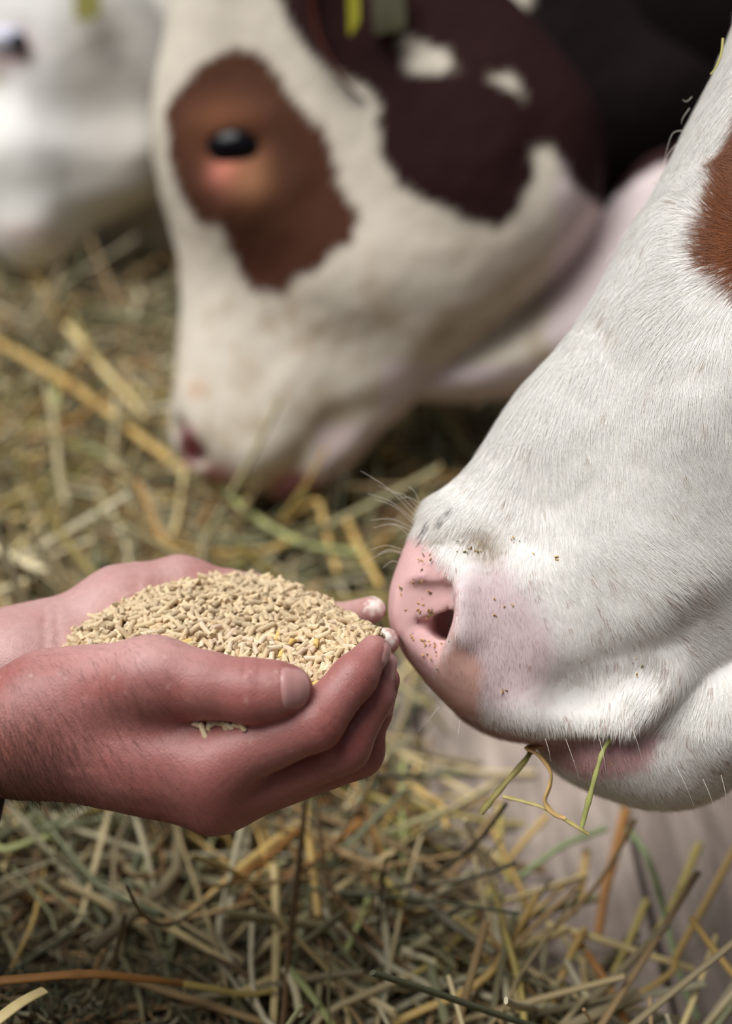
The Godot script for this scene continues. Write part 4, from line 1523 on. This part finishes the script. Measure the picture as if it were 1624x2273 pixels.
func straw_mesh(length: float, r: float, kink: float, curve: float, seed_: int) -> ArrayMesh:
	var g := RandomNumberGenerator.new()
	g.seed = seed_
	var pts := []
	var p := Vector3(-length * 0.5, 0, 0)
	var dir := Vector3(1, 0, 0)
	var n := 6
	var at_kink := g.randi_range(2, 4)
	for i in n + 1:
		pts.append(p)
		dir = dir.rotated(Vector3.UP, curve / n + g.randfn(0.0, 0.05)).rotated(Vector3.BACK, g.randfn(0.0, 0.05))
		if i == at_kink:
			dir = dir.rotated(Vector3.UP, kink)
		p += dir * length / n
	var line := bend(pts, 2)
	var rad := PackedFloat32Array()
	var col := []
	for i in line.size():
		var t := float(i) / (line.size() - 1)
		var knot := exp(-pow((t - 0.3 - 0.1 * (seed_ % 4)) / 0.03, 2.0))
		rad.append(r * (1.05 - 0.25 * t + 0.2 * knot))
		var v := 0.92 + 0.16 * g.randf() - 0.3 * knot
		col.append(Color(v, v, v * 0.96))
	return tube(line, rad, 6, 0.55 if seed_ % 3 else 0.9, col)

func lay(kind: String, px: Array, hs: Array, r: float, m: Material, label: String, group := "", flat := 0.7) -> void:
	var pts := []
	for i in px.size():
		pts.append(ground_point(px[i].x, px[i].y, hs[i]))
	var line := bend(pts, 5)
	var o: Vector3 = pts[0]
	for i in line.size():
		line[i] -= o
	var rad := PackedFloat32Array()
	var col := []
	for i in line.size():
		var t := float(i) / (line.size() - 1)
		var knot := exp(-pow((t - 0.45) / 0.02, 2.0))
		rad.append(r * (1.05 - 0.2 * t + 0.2 * knot))
		var v := 0.95 + 0.1 * noise_fine.get_noise_1d(i * 50.0 + o.x * 9000.0) - 0.25 * knot
		col.append(Color(v, v, v * 0.97))
	var one := put(kind, tube(line, rad, 8, flat, col), m)
	one.position = o
	tag(one, label, "straw", group)

func hay() -> void:
	clear_zone = PackedVector2Array()
	for s in [Vector2(905, 1470), Vector2(925, 1620), Vector2(985, 1790), Vector2(1085, 1950), Vector2(1190, 2075), Vector2(1320, 2180), Vector2(1450, 2280), Vector2(1600, 2400), Vector2(2100, 2400), Vector2(2100, 1300), Vector2(1500, 1340), Vector2(1150, 1390)]:
		var g := ground_point(s.x, s.y, 0.0)
		clear_zone.append(Vector2(g.x, g.z))
	# bed of crushed hay and earth
	var verts := PackedVector3Array()
	var tri := PackedInt32Array()
	var col := PackedColorArray()
	var nx := 130
	var nz := 170
	for j in nz + 1:
		for i in nx + 1:
			var x := -1.3 + 2.4 * i / nx
			var z := -3.4 + 3.2 * j / nz
			verts.append(Vector3(x, hay_height(x, z) - 0.016 + 0.006 * noise_fine.get_noise_2d(x * 9000.0, z * 9000.0), z))
			var t := noise_fine.get_noise_2d(x * 5000.0, z * 5000.0)
			col.append(lin(96, 80, 56).lerp(lin(62, 50, 36), clampf(0.5 + t, 0.0, 1.0)))
	for j in nz:
		for i in nx:
			var a := j * (nx + 1) + i
			tri.append_array(PackedInt32Array([a, a + 1, a + nx + 1, a + 1, a + nx + 2, a + nx + 1]))
	var bed := put("hay_bed", array_mesh(verts, smooth_normals(verts, tri), tri, col), mat("hay_bed", Color.WHITE, 1.0, true))
	tag(bed, "crushed dark hay litter covering the barn floor under the loose straw", "hay", "", "stuff")
	# loose hay, thousands of stalks
	var tones := [lin(222, 202, 158), lin(206, 184, 138), lin(188, 178, 134), lin(170, 168, 126), lin(206, 172, 124), lin(184, 148, 104), lin(230, 218, 184), lin(160, 144, 112), lin(140, 142, 110)]
	var sets := []
	for k in 6:
		sets.append([[], PackedColorArray()])
	var shapes := [straw_mesh(0.15, 0.0021, 0.0, 0.25, 1), straw_mesh(0.11, 0.0019, 0.7, 0.1, 2), straw_mesh(0.08, 0.0018, 0.0, 0.6, 3), straw_mesh(0.20, 0.0024, 0.5, 0.3, 4), straw_mesh(0.05, 0.0011, 0.3, 0.2, 5), straw_mesh(0.13, 0.0011, 0.2, 0.9, 6)]
	for i in 26000:
		var k0 := rng.randi() % 6
		var x := rng.randf_range(-1.15, 0.95)
		var z := -0.42 - 2.75 * pow(rng.randf(), 1.25)
		if absf(x) > 0.16 + 0.40 * -z:
			continue
		var c := patch(Vector2(x, z), clear_zone)
		if c < 0.06 and rng.randf() > 0.004 + 0.6 * smoothstep(-0.03, 0.06, c):
			continue
		if Vector2(x, z).distance_to(CHAFF) < (0.26 if k0 == 0 or k0 == 3 else 0.225) + rng.randf_range(-0.03, 0.03) and rng.randf() < 0.97:
			continue
		var k := k0
		if c < 0.09 and (k == 3 or k == 0):
			k = 2 if rng.randf() < 0.5 else 4
		var y := hay_height(x, z) + rng.randf_range(-0.016, 0.012)
		if c < 0.0:
			y = 0.004
		var pitch := rng.randfn(0.0, 0.22) if c > 0.0 else 0.03
		var b := Basis.from_euler(Vector3(rng.randf() * TAU, rng.randf() * TAU, pitch), EULER_ORDER_YZX)
		b = b.scaled(Vector3.ONE * rng.randf_range(0.75, 1.5))
		sets[k][0].append(Transform3D(b, Vector3(x, y, z)))
		sets[k][1].append(tones[rng.randi() % tones.size()] * rng.randf_range(0.28, 0.92))
	# coarser stalks in the jumble farther off
	var thick := []
	var tt := PackedColorArray()
	for i in 520:
		var z := rng.randf_range(-2.6, -0.78)
		var x := rng.randf_range(-0.16 + 0.4 * z, 0.12 - 0.3 * z)
		if patch(Vector2(x, z), clear_zone) < 0.1:
			continue
		thick.append(Transform3D(Basis.from_euler(Vector3(rng.randf() * TAU, rng.randf() * TAU, rng.randfn(0.0, 0.3)), EULER_ORDER_YZX).scaled(Vector3.ONE * rng.randf_range(0.8, 1.4)), Vector3(x, hay_height(x, z) + rng.randf_range(-0.004, 0.02), z)))
		tt.append([lin(216, 190, 130), lin(196, 178, 116), lin(182, 174, 114), lin(204, 160, 96), lin(224, 208, 164), lin(150, 150, 98)][i % 6] * rng.randf_range(0.45, 0.95))
	var root := base("loose_hay", Vector3.ZERO)
	tag(root, "loose dry hay strewn thickly over the barn floor", "hay", "", "stuff")
	var hm := mat("hay", Color.WHITE, 0.75, true)
	for k in 6:
		many("hay_stalks", shapes[k], hm, sets[k][0], sets[k][1], root)
	many("coarse_stalks", straw_mesh(0.14, 0.0031, 0.4, 0.3, 12), hm, thick, tt, root)
	# chaff: short broken bits, thick on the heap in front
	var bits := []
	var bt := PackedColorArray()
	for i in 42000:
		var x: float
		var z: float
		if i < 26000:
			var an := rng.randf() * TAU
			var rr := 0.25 * sqrt(rng.randf())
			x = CHAFF.x + cos(an) * rr
			z = CHAFF.y + sin(an) * rr
		else:
			x = rng.randf_range(-1.0, 0.6)
			z = -0.42 - 1.6 * rng.randf()
		if patch(Vector2(x, z), clear_zone) < 0.0 and rng.randf() > 0.06:
			continue
		var y := hay_height(x, z) + rng.randf_range(-0.014, 0.003) if i >= 26000 else hay_height(x, z) + rng.randf_range(-0.016, -0.006)
		var b := Basis.from_euler(Vector3(rng.randf() * TAU, rng.randf() * TAU, rng.randfn(0.0, 0.5)), EULER_ORDER_YZX)
		b = b.scaled(Vector3.ONE * rng.randf_range(0.4, 1.3))
		bits.append(Transform3D(b, Vector3(x, y, z)))
		bt.append(tones[rng.randi() % tones.size()] * rng.randf_range(0.22, 0.7))
	var chaff := many("chaff", straw_mesh(0.011, 0.0009, 0.5, 0.3, 8), hm, bits, bt)
	tag(chaff, "dark fine chaff of broken stalks heaped at the lower left", "chaff", "", "stuff")
	# stalks that stand out one by one
	var sm := []
	for c in [Color8(226, 204, 148), Color8(206, 172, 104), Color8(176, 124, 68), Color8(172, 176, 116), Color8(186, 168, 96), Color8(150, 166, 120), Color8(232, 218, 180)]:
		sm.append(mat("straw", c, 0.6, true))
	lay("straw_stalk", [Vector2(1395, 1842), Vector2(1430, 1891), Vector2(1457, 1963), Vector2(1480, 2052), Vector2(1515, 2186), Vector2(1550, 2262)], [0.06, 0.065, 0.05, 0.03, 0.02, 0.015], 0.0021, sm[5], "long grey-green straw stalk arching down across the bare boards at lower right")
	lay("straw_stalk", [Vector2(1660, 1830), Vector2(1560, 2016), Vector2(1502, 2119), Vector2(1488, 2159), Vector2(1390, 2221), Vector2(1270, 2274)], [0.07, 0.06, 0.055, 0.055, 0.05, 0.04], 0.0021, sm[1], "long golden straw bent at a knee, coming in from the right edge over the boards")
	lay("straw_stalk", [Vector2(1388, 1795), Vector2(1364, 1896), Vector2(1341, 1985), Vector2(1326, 2084)], [0.05, 0.045, 0.04, 0.03], 0.0031, sm[2], "thick orange straw standing out below the chin of the white calf")
	lay("straw_stalk", [Vector2(1212, 2052), Vector2(1323, 2083), Vector2(1435, 2119), Vector2(1540, 2152)], [0.05, 0.05, 0.045, 0.04], 0.0025, sm[0], "pale straw lying crosswise under the long golden bent one at lower right")
	lay("straw_stalk", [Vector2(1345, 1838), Vector2(1257, 1873), Vector2(1203, 1909), Vector2(1136, 1958)], [0.05, 0.05, 0.045, 0.04], 0.0022, sm[5], "grey-green straw bowed to the left below the stalks in the calf's mouth")
	lay("straw_stalk", [Vector2(1551, 1873), Vector2(1520, 1949), Vector2(1493, 2007), Vector2(1444, 2096)], [0.04, 0.04, 0.03, 0.02], 0.0024, sm[4], "straight olive straw leaning right of the grey-green arching stalk")
	lay("straw_stalk", [Vector2(1301, 1887), Vector2(1288, 1985), Vector2(1270, 2030)], [0.04, 0.03, 0.02], 0.0023, sm[1], "short golden straw just left of the thick orange one")
	lay("straw_stalk", [Vector2(1435, 1998), Vector2(1399, 2083), Vector2(1359, 2163)], [0.03, 0.03, 0.02], 0.0021, sm[4], "olive straw slanting below the bend of the grey-green arch")
	lay("straw_stalk", [Vector2(1275, 2078), Vector2(1346, 2181), Vector2(1392, 2278)], [0.05, 0.045, 0.045], 0.0025, sm[2], "orange straw slanting down to the bottom edge under the pale crosswise one")
	lay("straw_stalk", [Vector2(1108, 1790), Vector2(1114, 1896), Vector2(1130, 1960)], [0.05, 0.045, 0.04], 0.0019, sm[4], "thin upright olive straw left below the calf's mouth")
	lay("straw_stalk", [Vector2(1215, 1810), Vector2(1150, 1882), Vector2(1114, 1936)], [0.05, 0.045, 0.04], 0.0021, sm[1], "tan straw slanting beside the thin upright olive one")
	lay("straw_stalk", [Vector2(890, 2108), Vector2(967, 2139)], [0.06, 0.055], 0.0026, sm[6], "short bright pale straw at the bottom, right of centre")
	lay("straw_stalk", [Vector2(1098, 1955), Vector2(1034, 2061), Vector2(953, 2141), Vector2(880, 2178)], [0.05, 0.05, 0.055, 0.055], 0.0021, sm[4], "long olive straw curving behind the short bright pale one")
	lay("straw_stalk", [Vector2(895, 1722), Vector2(940, 1762), Vector2(980, 1789), Vector2(990, 1840)], [0.06, 0.06, 0.055, 0.05], 0.0024, sm[1], "tan hooked straw just right of the fingertips")
	lay("straw_stalk", [Vector2(0, 2177), Vector2(70, 2171), Vector2(200, 2162), Vector2(330, 2174), Vector2(412, 2184)], [0.130, 0.130, 0.125, 0.108, 0.09], 0.0024, sm[2], "brown-orange stem lying across the dark chaff at the lower left")
	lay("straw_stalk", [Vector2(405, 2184), Vector2(470, 2194), Vector2(545, 2207), Vector2(605, 2198)], [0.092, 0.085, 0.075, 0.07], 0.0020, sm[4], "pale olive stem running on from the brown-orange one at the lower left")
	lay("straw_stalk", [Vector2(607, 1908), Vector2(613, 2050), Vector2(610, 2200), Vector2(604, 2290)], [0.07, 0.07, 0.065, 0.06], 0.0024, sm[0], "straight pale straw pointing at the bottom edge, below the near hand")
	lay("straw_stalk", [Vector2(676, 1770), Vector2(690, 1900), Vector2(706, 2035)], [0.06, 0.065, 0.06], 0.0024, sm[1], "golden straw running down from under the curled fingers")
	lay("straw_stalk", [Vector2(350, 2048), Vector2(450, 2103), Vector2(585, 2192)], [0.075, 0.07, 0.06], 0.0024, sm[0], "pale straw slanting down at the edge of the dark chaff")
	lay("straw_stalk", [Vector2(662, 1828), Vector2(535, 1925), Vector2(400, 2052)], [0.06, 0.06, 0.055], 0.0025, sm[1], "golden straw slanting left below the hand")
	lay("straw_stalk", [Vector2(800, 1822), Vector2(700, 1905), Vector2(600, 1975)], [0.055, 0.06, 0.055], 0.0026, sm[2], "orange straw slanting right of the straight pale one")
	lay("straw_stalk", [Vector2(-20, 2275), Vector2(45, 2226), Vector2(98, 2198)], [0.135, 0.138, 0.135], 0.0034, sm[0], "broad pale blade in the bottom left corner", "", 0.3)
	lay("straw_stalk", [Vector2(632, 2148), Vector2(655, 2195), Vector2(665, 2255)], [0.075, 0.07, 0.06], 0.0024, sm[6], "short whitish straw at the bottom, right of the straight pale one")
	lay("straw_stalk", [Vector2(640, 2148), Vector2(690, 2208), Vector2(745, 2285)], [0.075, 0.07, 0.06], 0.0022, sm[3], "green-tinged straw forking off the short whitish one")
	lay("straw_stalk", [Vector2(-30, 748), Vector2(150, 850), Vector2(300, 962), Vector2(410, 1045)], [0.08, 0.085, 0.08, 0.07], 0.0052, sm[1], "thick golden stalk across the hay, left of the middle calf's muzzle")
	lay("straw_stalk", [Vector2(150, 725), Vector2(230, 820), Vector2(330, 932)], [0.09, 0.09, 0.08], 0.0042, sm[0], "pale stalk slanting behind the thick golden one at the left")
	lay("straw_stalk", [Vector2(68, 598), Vector2(100, 650), Vector2(135, 722)], [0.09, 0.085, 0.08], 0.0046, sm[1], "tan stalk hanging below the far white calf's muzzle")
	lay("straw_stalk", [Vector2(440, 1000), Vector2(500, 1090), Vector2(570, 1150), Vector2(670, 1205), Vector2(800, 1228)], [0.085, 0.085, 0.08, 0.075, 0.07], 0.0034, sm[3], "long green-grey stalk under the middle calf's muzzle")
	lay("straw_stalk", [Vector2(-20, 1212), Vector2(60, 1252), Vector2(115, 1268)], [0.08, 0.085, 0.08], 0.0042, sm[6], "broad whitish stalk at the left edge above the wrist", "", 0.5)
	lay("straw_stalk", [Vector2(630, 1160), Vector2(700, 1112), Vector2(722, 1180), Vector2(748, 1270)], [0.06, 0.085, 0.075, 0.06], 0.0030, sm[1], "folded tan stalk below the middle calf's chin")
	lay("straw_stalk", [Vector2(768, 1150), Vector2(800, 1220), Vector2(845, 1300)], [0.075, 0.07, 0.065], 0.0030, sm[1], "tan stalk pointing at the fingertips from above")
	lay("straw_stalk", [Vector2(122, 868), Vector2(120, 980)], [0.085, 0.085], 0.0038, sm[3], "upright green-grey stalk left of the middle calf's cheek")
	# the bigger loose ones near the camera, each its own
	var kinds := []
	for i in 14:
		kinds.append(straw_mesh(0.07 + 0.011 * i, 0.0019 + 0.0001 * (i % 7), [0.0, 0.5, 0.0, 0.9, 0.2][i % 5], [0.1, 0.3, 0.6][i % 3], 40 + i))
	var made := 0
	while made < 262:
		var x := rng.randf_range(-0.45, 0.5)
		var z := -0.5 - 0.85 * pow(rng.randf(), 1.1)
		if absf(x) > 0.10 + 0.36 * -z:
			continue
		var c := patch(Vector2(x, z), clear_zone)
		if c < 0.02 and rng.randf() > 0.015 + 0.2 * smoothstep(-0.05, 0.02, c):
			continue
		if Vector2(x, z).distance_to(CHAFF) < 0.26 and rng.randf() < 0.97:
			continue
		var y := maxf(hay_height(x, z), 0.0) + rng.randf_range(0.0, 0.016) + (0.006 if c < 0.0 else 0.0)
		var kk := rng.randi() % 14
		var tone: int = [0, 1, 1, 0, 2, 3, 4, 4, 6, 1][rng.randi() % 10]
		var one := put("straw_stalk", kinds[kk], sm[tone])
		one.transform = Transform3D(Basis.from_euler(Vector3(rng.randf() * TAU, rng.randf() * TAU, rng.randfn(0.0, 0.16) if c > 0.0 else 0.04), EULER_ORDER_YZX), Vector3(x, y, z))
		var q := at_ref(eye.affine_inverse() * one.position, -(eye.affine_inverse() * one.position).z)
		var part := "on the bare boards" if c < 0.0 else ("beside the bare boards" if c < 0.08 else ("under the near hand" if q.y > 1700.0 and q.x > 300.0 and q.x < 700.0 else ("beside the dark chaff" if q.y > 1700.0 and q.x <= 300.0 else ("below the fingertips" if q.y > 1700.0 else ("behind the hands" if q.x < 700.0 else "beyond the calf's pink nose")))))
		var turn := fposmod(one.rotation.y, PI)
		var lie := "crosswise" if turn < 0.5 or turn > PI - 0.5 else ("pointing away" if absf(turn - PI / 2) < 0.5 else "slantwise")
		tag(one, "%s %s straw lying loose %s on the hay %s" % [["short", "short", "middling", "long"][kk / 4], ["pale", "golden", "orange-brown", "greenish", "olive", "grey-green", "whitish"][tone], lie, part] if c >= 0.0 else "%s %s straw lying %s %s" % [["short", "short", "middling", "long"][kk / 4], ["pale", "golden", "orange-brown", "greenish", "olive", "grey-green", "whitish"][tone], lie, part], "straw", "loose straw stalks on the hay")
		made += 1

func mouthful() -> void:
	var cols := [Color8(150, 138, 72), Color8(190, 176, 112), Color8(206, 170, 110), Color8(158, 160, 92)]
	var runs := [
		[[1186, 1650, 0.668], [1168, 1684, 0.664], [1122, 1738, 0.660], [1088, 1778, 0.658], [1066, 1806, 0.657]],
		[[1116, 1768, 0.652], [1160, 1779, 0.650], [1205, 1793, 0.648], [1258, 1822, 0.646], [1306, 1852, 0.645]],
		[[1205, 1655, 0.662], [1170, 1662, 0.655], [1195, 1676, 0.652], [1221, 1712, 0.650], [1220, 1742, 0.649], [1209, 1779, 0.648], [1228, 1806, 0.647], [1255, 1817, 0.646]],
		[[1362, 1628, 0.646], [1339, 1664, 0.640], [1327, 1700, 0.638], [1310, 1762, 0.637], [1290, 1838, 0.637]],
	]
	var labels := ["thick olive stalk sticking out of the white calf's mouth down to the left", "thin pale stalk hanging crosswise under the white calf's chin", "curled tan blade hanging from the front of the white calf's lips", "straight green stalk hanging from the side of the white calf's mouth"]
	var rs := [0.00150, 0.0010, 0.0013, 0.0011]
	for i in 4:
		var pts := []
		for p in runs[i]:
			pts.append(eye_point(p[0], p[1], p[2]))
		var line := bend(pts, 5)
		var o: Vector3 = pts[0]
		var rad := PackedFloat32Array()
		var col := []
		for k in line.size():
			line[k] -= o
			var t := float(k) / (line.size() - 1)
			rad.append(rs[i] * (1.0 + 0.6 * exp(-pow((t - 0.78) / 0.035, 2.0)) + 0.4 * exp(-pow((t - 0.12) / 0.04, 2.0)) + 0.15 * sin(t * 23.0)))
			var v := 0.9 + 0.12 * sin(t * 31.0 + i)
			col.append(Color(v, v, v))
		var m := mat("mouth_hay", cols[i], 0.55, true)
		var one := put("hay_stalk", tube(line, rad, 8, 0.6, col), m)
		one.position = o
		tag(one, labels[i], "straw")
	# bits of hay caught in the coats
	var b1 := bend([eye_point(1604, 85, 0.655), eye_point(1600, 120, 0.652), eye_point(1588, 150, 0.650), eye_point(1576, 165, 0.650)], 4)
	clinging(b1, 0.0006, Color8(176, 166, 96), "thin bent hay wisp clinging to the white calf's brow at upper right")
	var b2 := bend([eye_point(392, 226, 1.19), eye_point(404, 234, 1.186), eye_point(410, 248, 1.184)], 4)
	clinging(b2, 0.0022, Color8(150, 128, 74), "hay scrap clinging above the middle calf's eye")
	# crumbs on the nose and the lips
	var crumbs := []
	var tint := PackedColorArray()
	for s in [[900, 1285], [915, 1290], [893, 1300], [940, 1312], [934, 1328], [908, 1336], [918, 1342], [873, 1364], [912, 1372], [925, 1370], [936, 1368], [965, 1366], [893, 1424], [896, 1432], [926, 1432], [930, 1440], [952, 1440], [962, 1450], [975, 1448], [978, 1462], [972, 1474], [957, 1488], [928, 1462], [910, 1248], [932, 1232], [1040, 1225], [1020, 1212], [1150, 1200], [1180, 1232], [1200, 1238], [1240, 1242], [1130, 1347], [1104, 1372], [1105, 1340], [1416, 1480], [1414, 1470], [1419, 1492], [1120, 1538], [920, 1262], [950, 1250], [865, 1324], [862, 1318], [998, 1420], [988, 1405], [1060, 1222], [1005, 1580], [1058, 1606], [1330, 1720], [1295, 1712], [1365, 1705]]:
		var p := on_skin(c1_field, V(s[0], s[1], 0.634), Vector3(-0.25, 0, 0.97) if s[0] < 960 else Vector3(0, 0, 1))
		for k in rng.randi_range(1, 4):
			var b := Basis.from_euler(Vector3(rng.randf() * TAU, rng.randf() * TAU, rng.randf() * TAU)).scaled(Vector3(rng.randf_range(0.25, 1.0), rng.randf_range(0.4, 0.9), rng.randf_range(0.4, 1.2)))
			crumbs.append(Transform3D(b, eye * (p + Vector3(rng.randfn(0, 0.0013), rng.randfn(0, 0.0013), 0.0002))))
			tint.append([lin(196, 150, 84), lin(120, 88, 48), lin(110, 104, 48), lin(210, 170, 110)][rng.randi() % 4])
	var st := many("feed_crumbs", straw_mesh(0.0019, 0.00048, 0.4, 0.3, 9), mat("crumb", Color.WHITE, 0.85, true), crumbs, tint)
	tag(st, "tiny feed and hay crumbs stuck on the pink nose of the white calf", "crumbs", "", "stuff")

func clinging(line: PackedVector3Array, r: float, c: Color, label: String) -> void:
	var o := line[0]
	for i in line.size():
		line[i] -= o
	var one := put("hay_wisp", tube(line, taper(line.size(), r, r * 0.6), 6, 0.5), mat("wisp", c, 0.7))
	one.position = o
	tag(one, label, "straw")

func box_mesh(size: Vector3, bevel := 0.003) -> ArrayMesh:
	var st := SurfaceTool.new()
	st.begin(Mesh.PRIMITIVE_TRIANGLES)
	var h := size * 0.5
	var b := bevel
	st.set_smooth_group(-1)
	for ax in 3:
		for s in [-1.0, 1.0]:
			var u := (ax + 1) % 3
			var w := (ax + 2) % 3
			var c := []
			for k in 4:
				var p := Vector3()
				p[ax] = h[ax] * s
				p[u] = (h[u] - b) * (-1.0 if k == 0 or k == 3 else 1.0)
				p[w] = (h[w] - b) * (-1.0 if k < 2 else 1.0)
				c.append(p)
			var order := [0, 2, 1, 0, 3, 2] if s > 0.0 else [0, 1, 2, 0, 2, 3]
			for k in order:
				st.add_vertex(c[k])
	for ax in 3:                                               # chamfers along the edges
		var u := (ax + 1) % 3
		var w := (ax + 2) % 3
		for su in [-1.0, 1.0]:
			for sw in [-1.0, 1.0]:
				var q := []
				for e in [[-1.0, 0], [1.0, 0], [1.0, 1], [-1.0, 1]]:
					var p := Vector3()
					p[ax] = (h[ax] - b) * e[0]
					p[u] = (h[u] - (0.0 if e[1] == 0 else b)) * su
					p[w] = (h[w] - (b if e[1] == 0 else 0.0)) * sw
					q.append(p)
				var order := [0, 1, 2, 0, 2, 3] if su * sw > 0.0 else [0, 2, 1, 0, 3, 2]
				for k in order:
					st.add_vertex(q[k])
	st.generate_normals()
	return st.commit()

func barn() -> void:
	# bare floor of worn boards
	var floor_ := base("floor", Vector3.ZERO)
	tag(floor_, "", "", "", "structure")
	floor_.set_meta("label", "worn grey-brown wooden barn floor, bare at lower right and under hay elsewhere")
	var woods := []
	for i in 4:
		var m := mat("floor_board", [Color8(176, 163, 153), Color8(166, 153, 144), Color8(184, 170, 160), Color8(158, 145, 136)][i], 0.85)
		m.albedo_texture = noise_tex(20 + i, 0.012, [Color(0.68, 0.66, 0.65), Color(1, 0.99, 0.98)])
		m.uv1_triplanar = true
		m.uv1_scale = Vector3(9, 9, 1.1)
		m.uv1_offset = Vector3(i * 0.3, 0, i * 0.7)
		m.normal_enabled = true
		m.normal_texture = noise_tex(30 + i, 0.05, [], true, 6.0)
		m.normal_scale = 0.5
		woods.append(m)
	var bd := box_mesh(Vector3(0.136, 0.03, 4.6))
	for i in 20:
		var b := put("floor_board", bd, woods[i % 4], floor_)
		b.position = Vector3(-1.29 + 0.14 * i, -0.015 - 0.001 * (i % 3), -1.7)
		b.rotation.y = 0.0
	var sub := box_mesh(Vector3(7.2, 0.12, 8.2), 0.005)
	var earth := mat("earth", Color8(86, 74, 62), 1.0)
	put("subfloor", sub, earth, floor_).position = Vector3(1.6, -0.095, -1.6)
	# the unseen shed over the cattle, which also shades them: open to the day at the left
	var wall := mat("shed_wall", Color8(74, 60, 50), 0.9)
	wall.albedo_texture = noise_tex(41, 0.02, [Color(0.5, 0.5, 0.5), Color(1, 1, 1)])
	wall.uv1_triplanar = true
	wall.uv1_scale = Vector3(2, 0.4, 2)
	var o := put("wall_back", box_mesh(Vector3(7.2, 3.0, 0.12), 0.005), wall)
	o.position = Vector3(1.6, 1.465, -5.6)
	tag(o, "", "", "", "structure")
	o = put("wall_right", box_mesh(Vector3(0.12, 3.0, 8.08), 0.005), wall)
	o.position = Vector3(5.14, 1.465, -1.5)
	tag(o, "", "", "", "structure")
	o = put("added_wall_front", box_mesh(Vector3(7.2, 2.2, 0.12), 0.005), wall)  # unseen wall added behind the camera to keep front light off the hands
	o.position = Vector3(1.6, 1.065, 1.5)
	tag(o, "", "", "", "structure")
	o = put("ceiling", box_mesh(Vector3(ROOF_RIGHT - ROOF_LEFT, 0.12, 8.2), 0.005), wall)
	o.position = Vector3((ROOF_RIGHT + ROOF_LEFT) * 0.5, 3.03, -1.6)
	tag(o, "", "", "", "structure")

const ROOF_LEFT := 0.9
const ROOF_RIGHT := 5.2
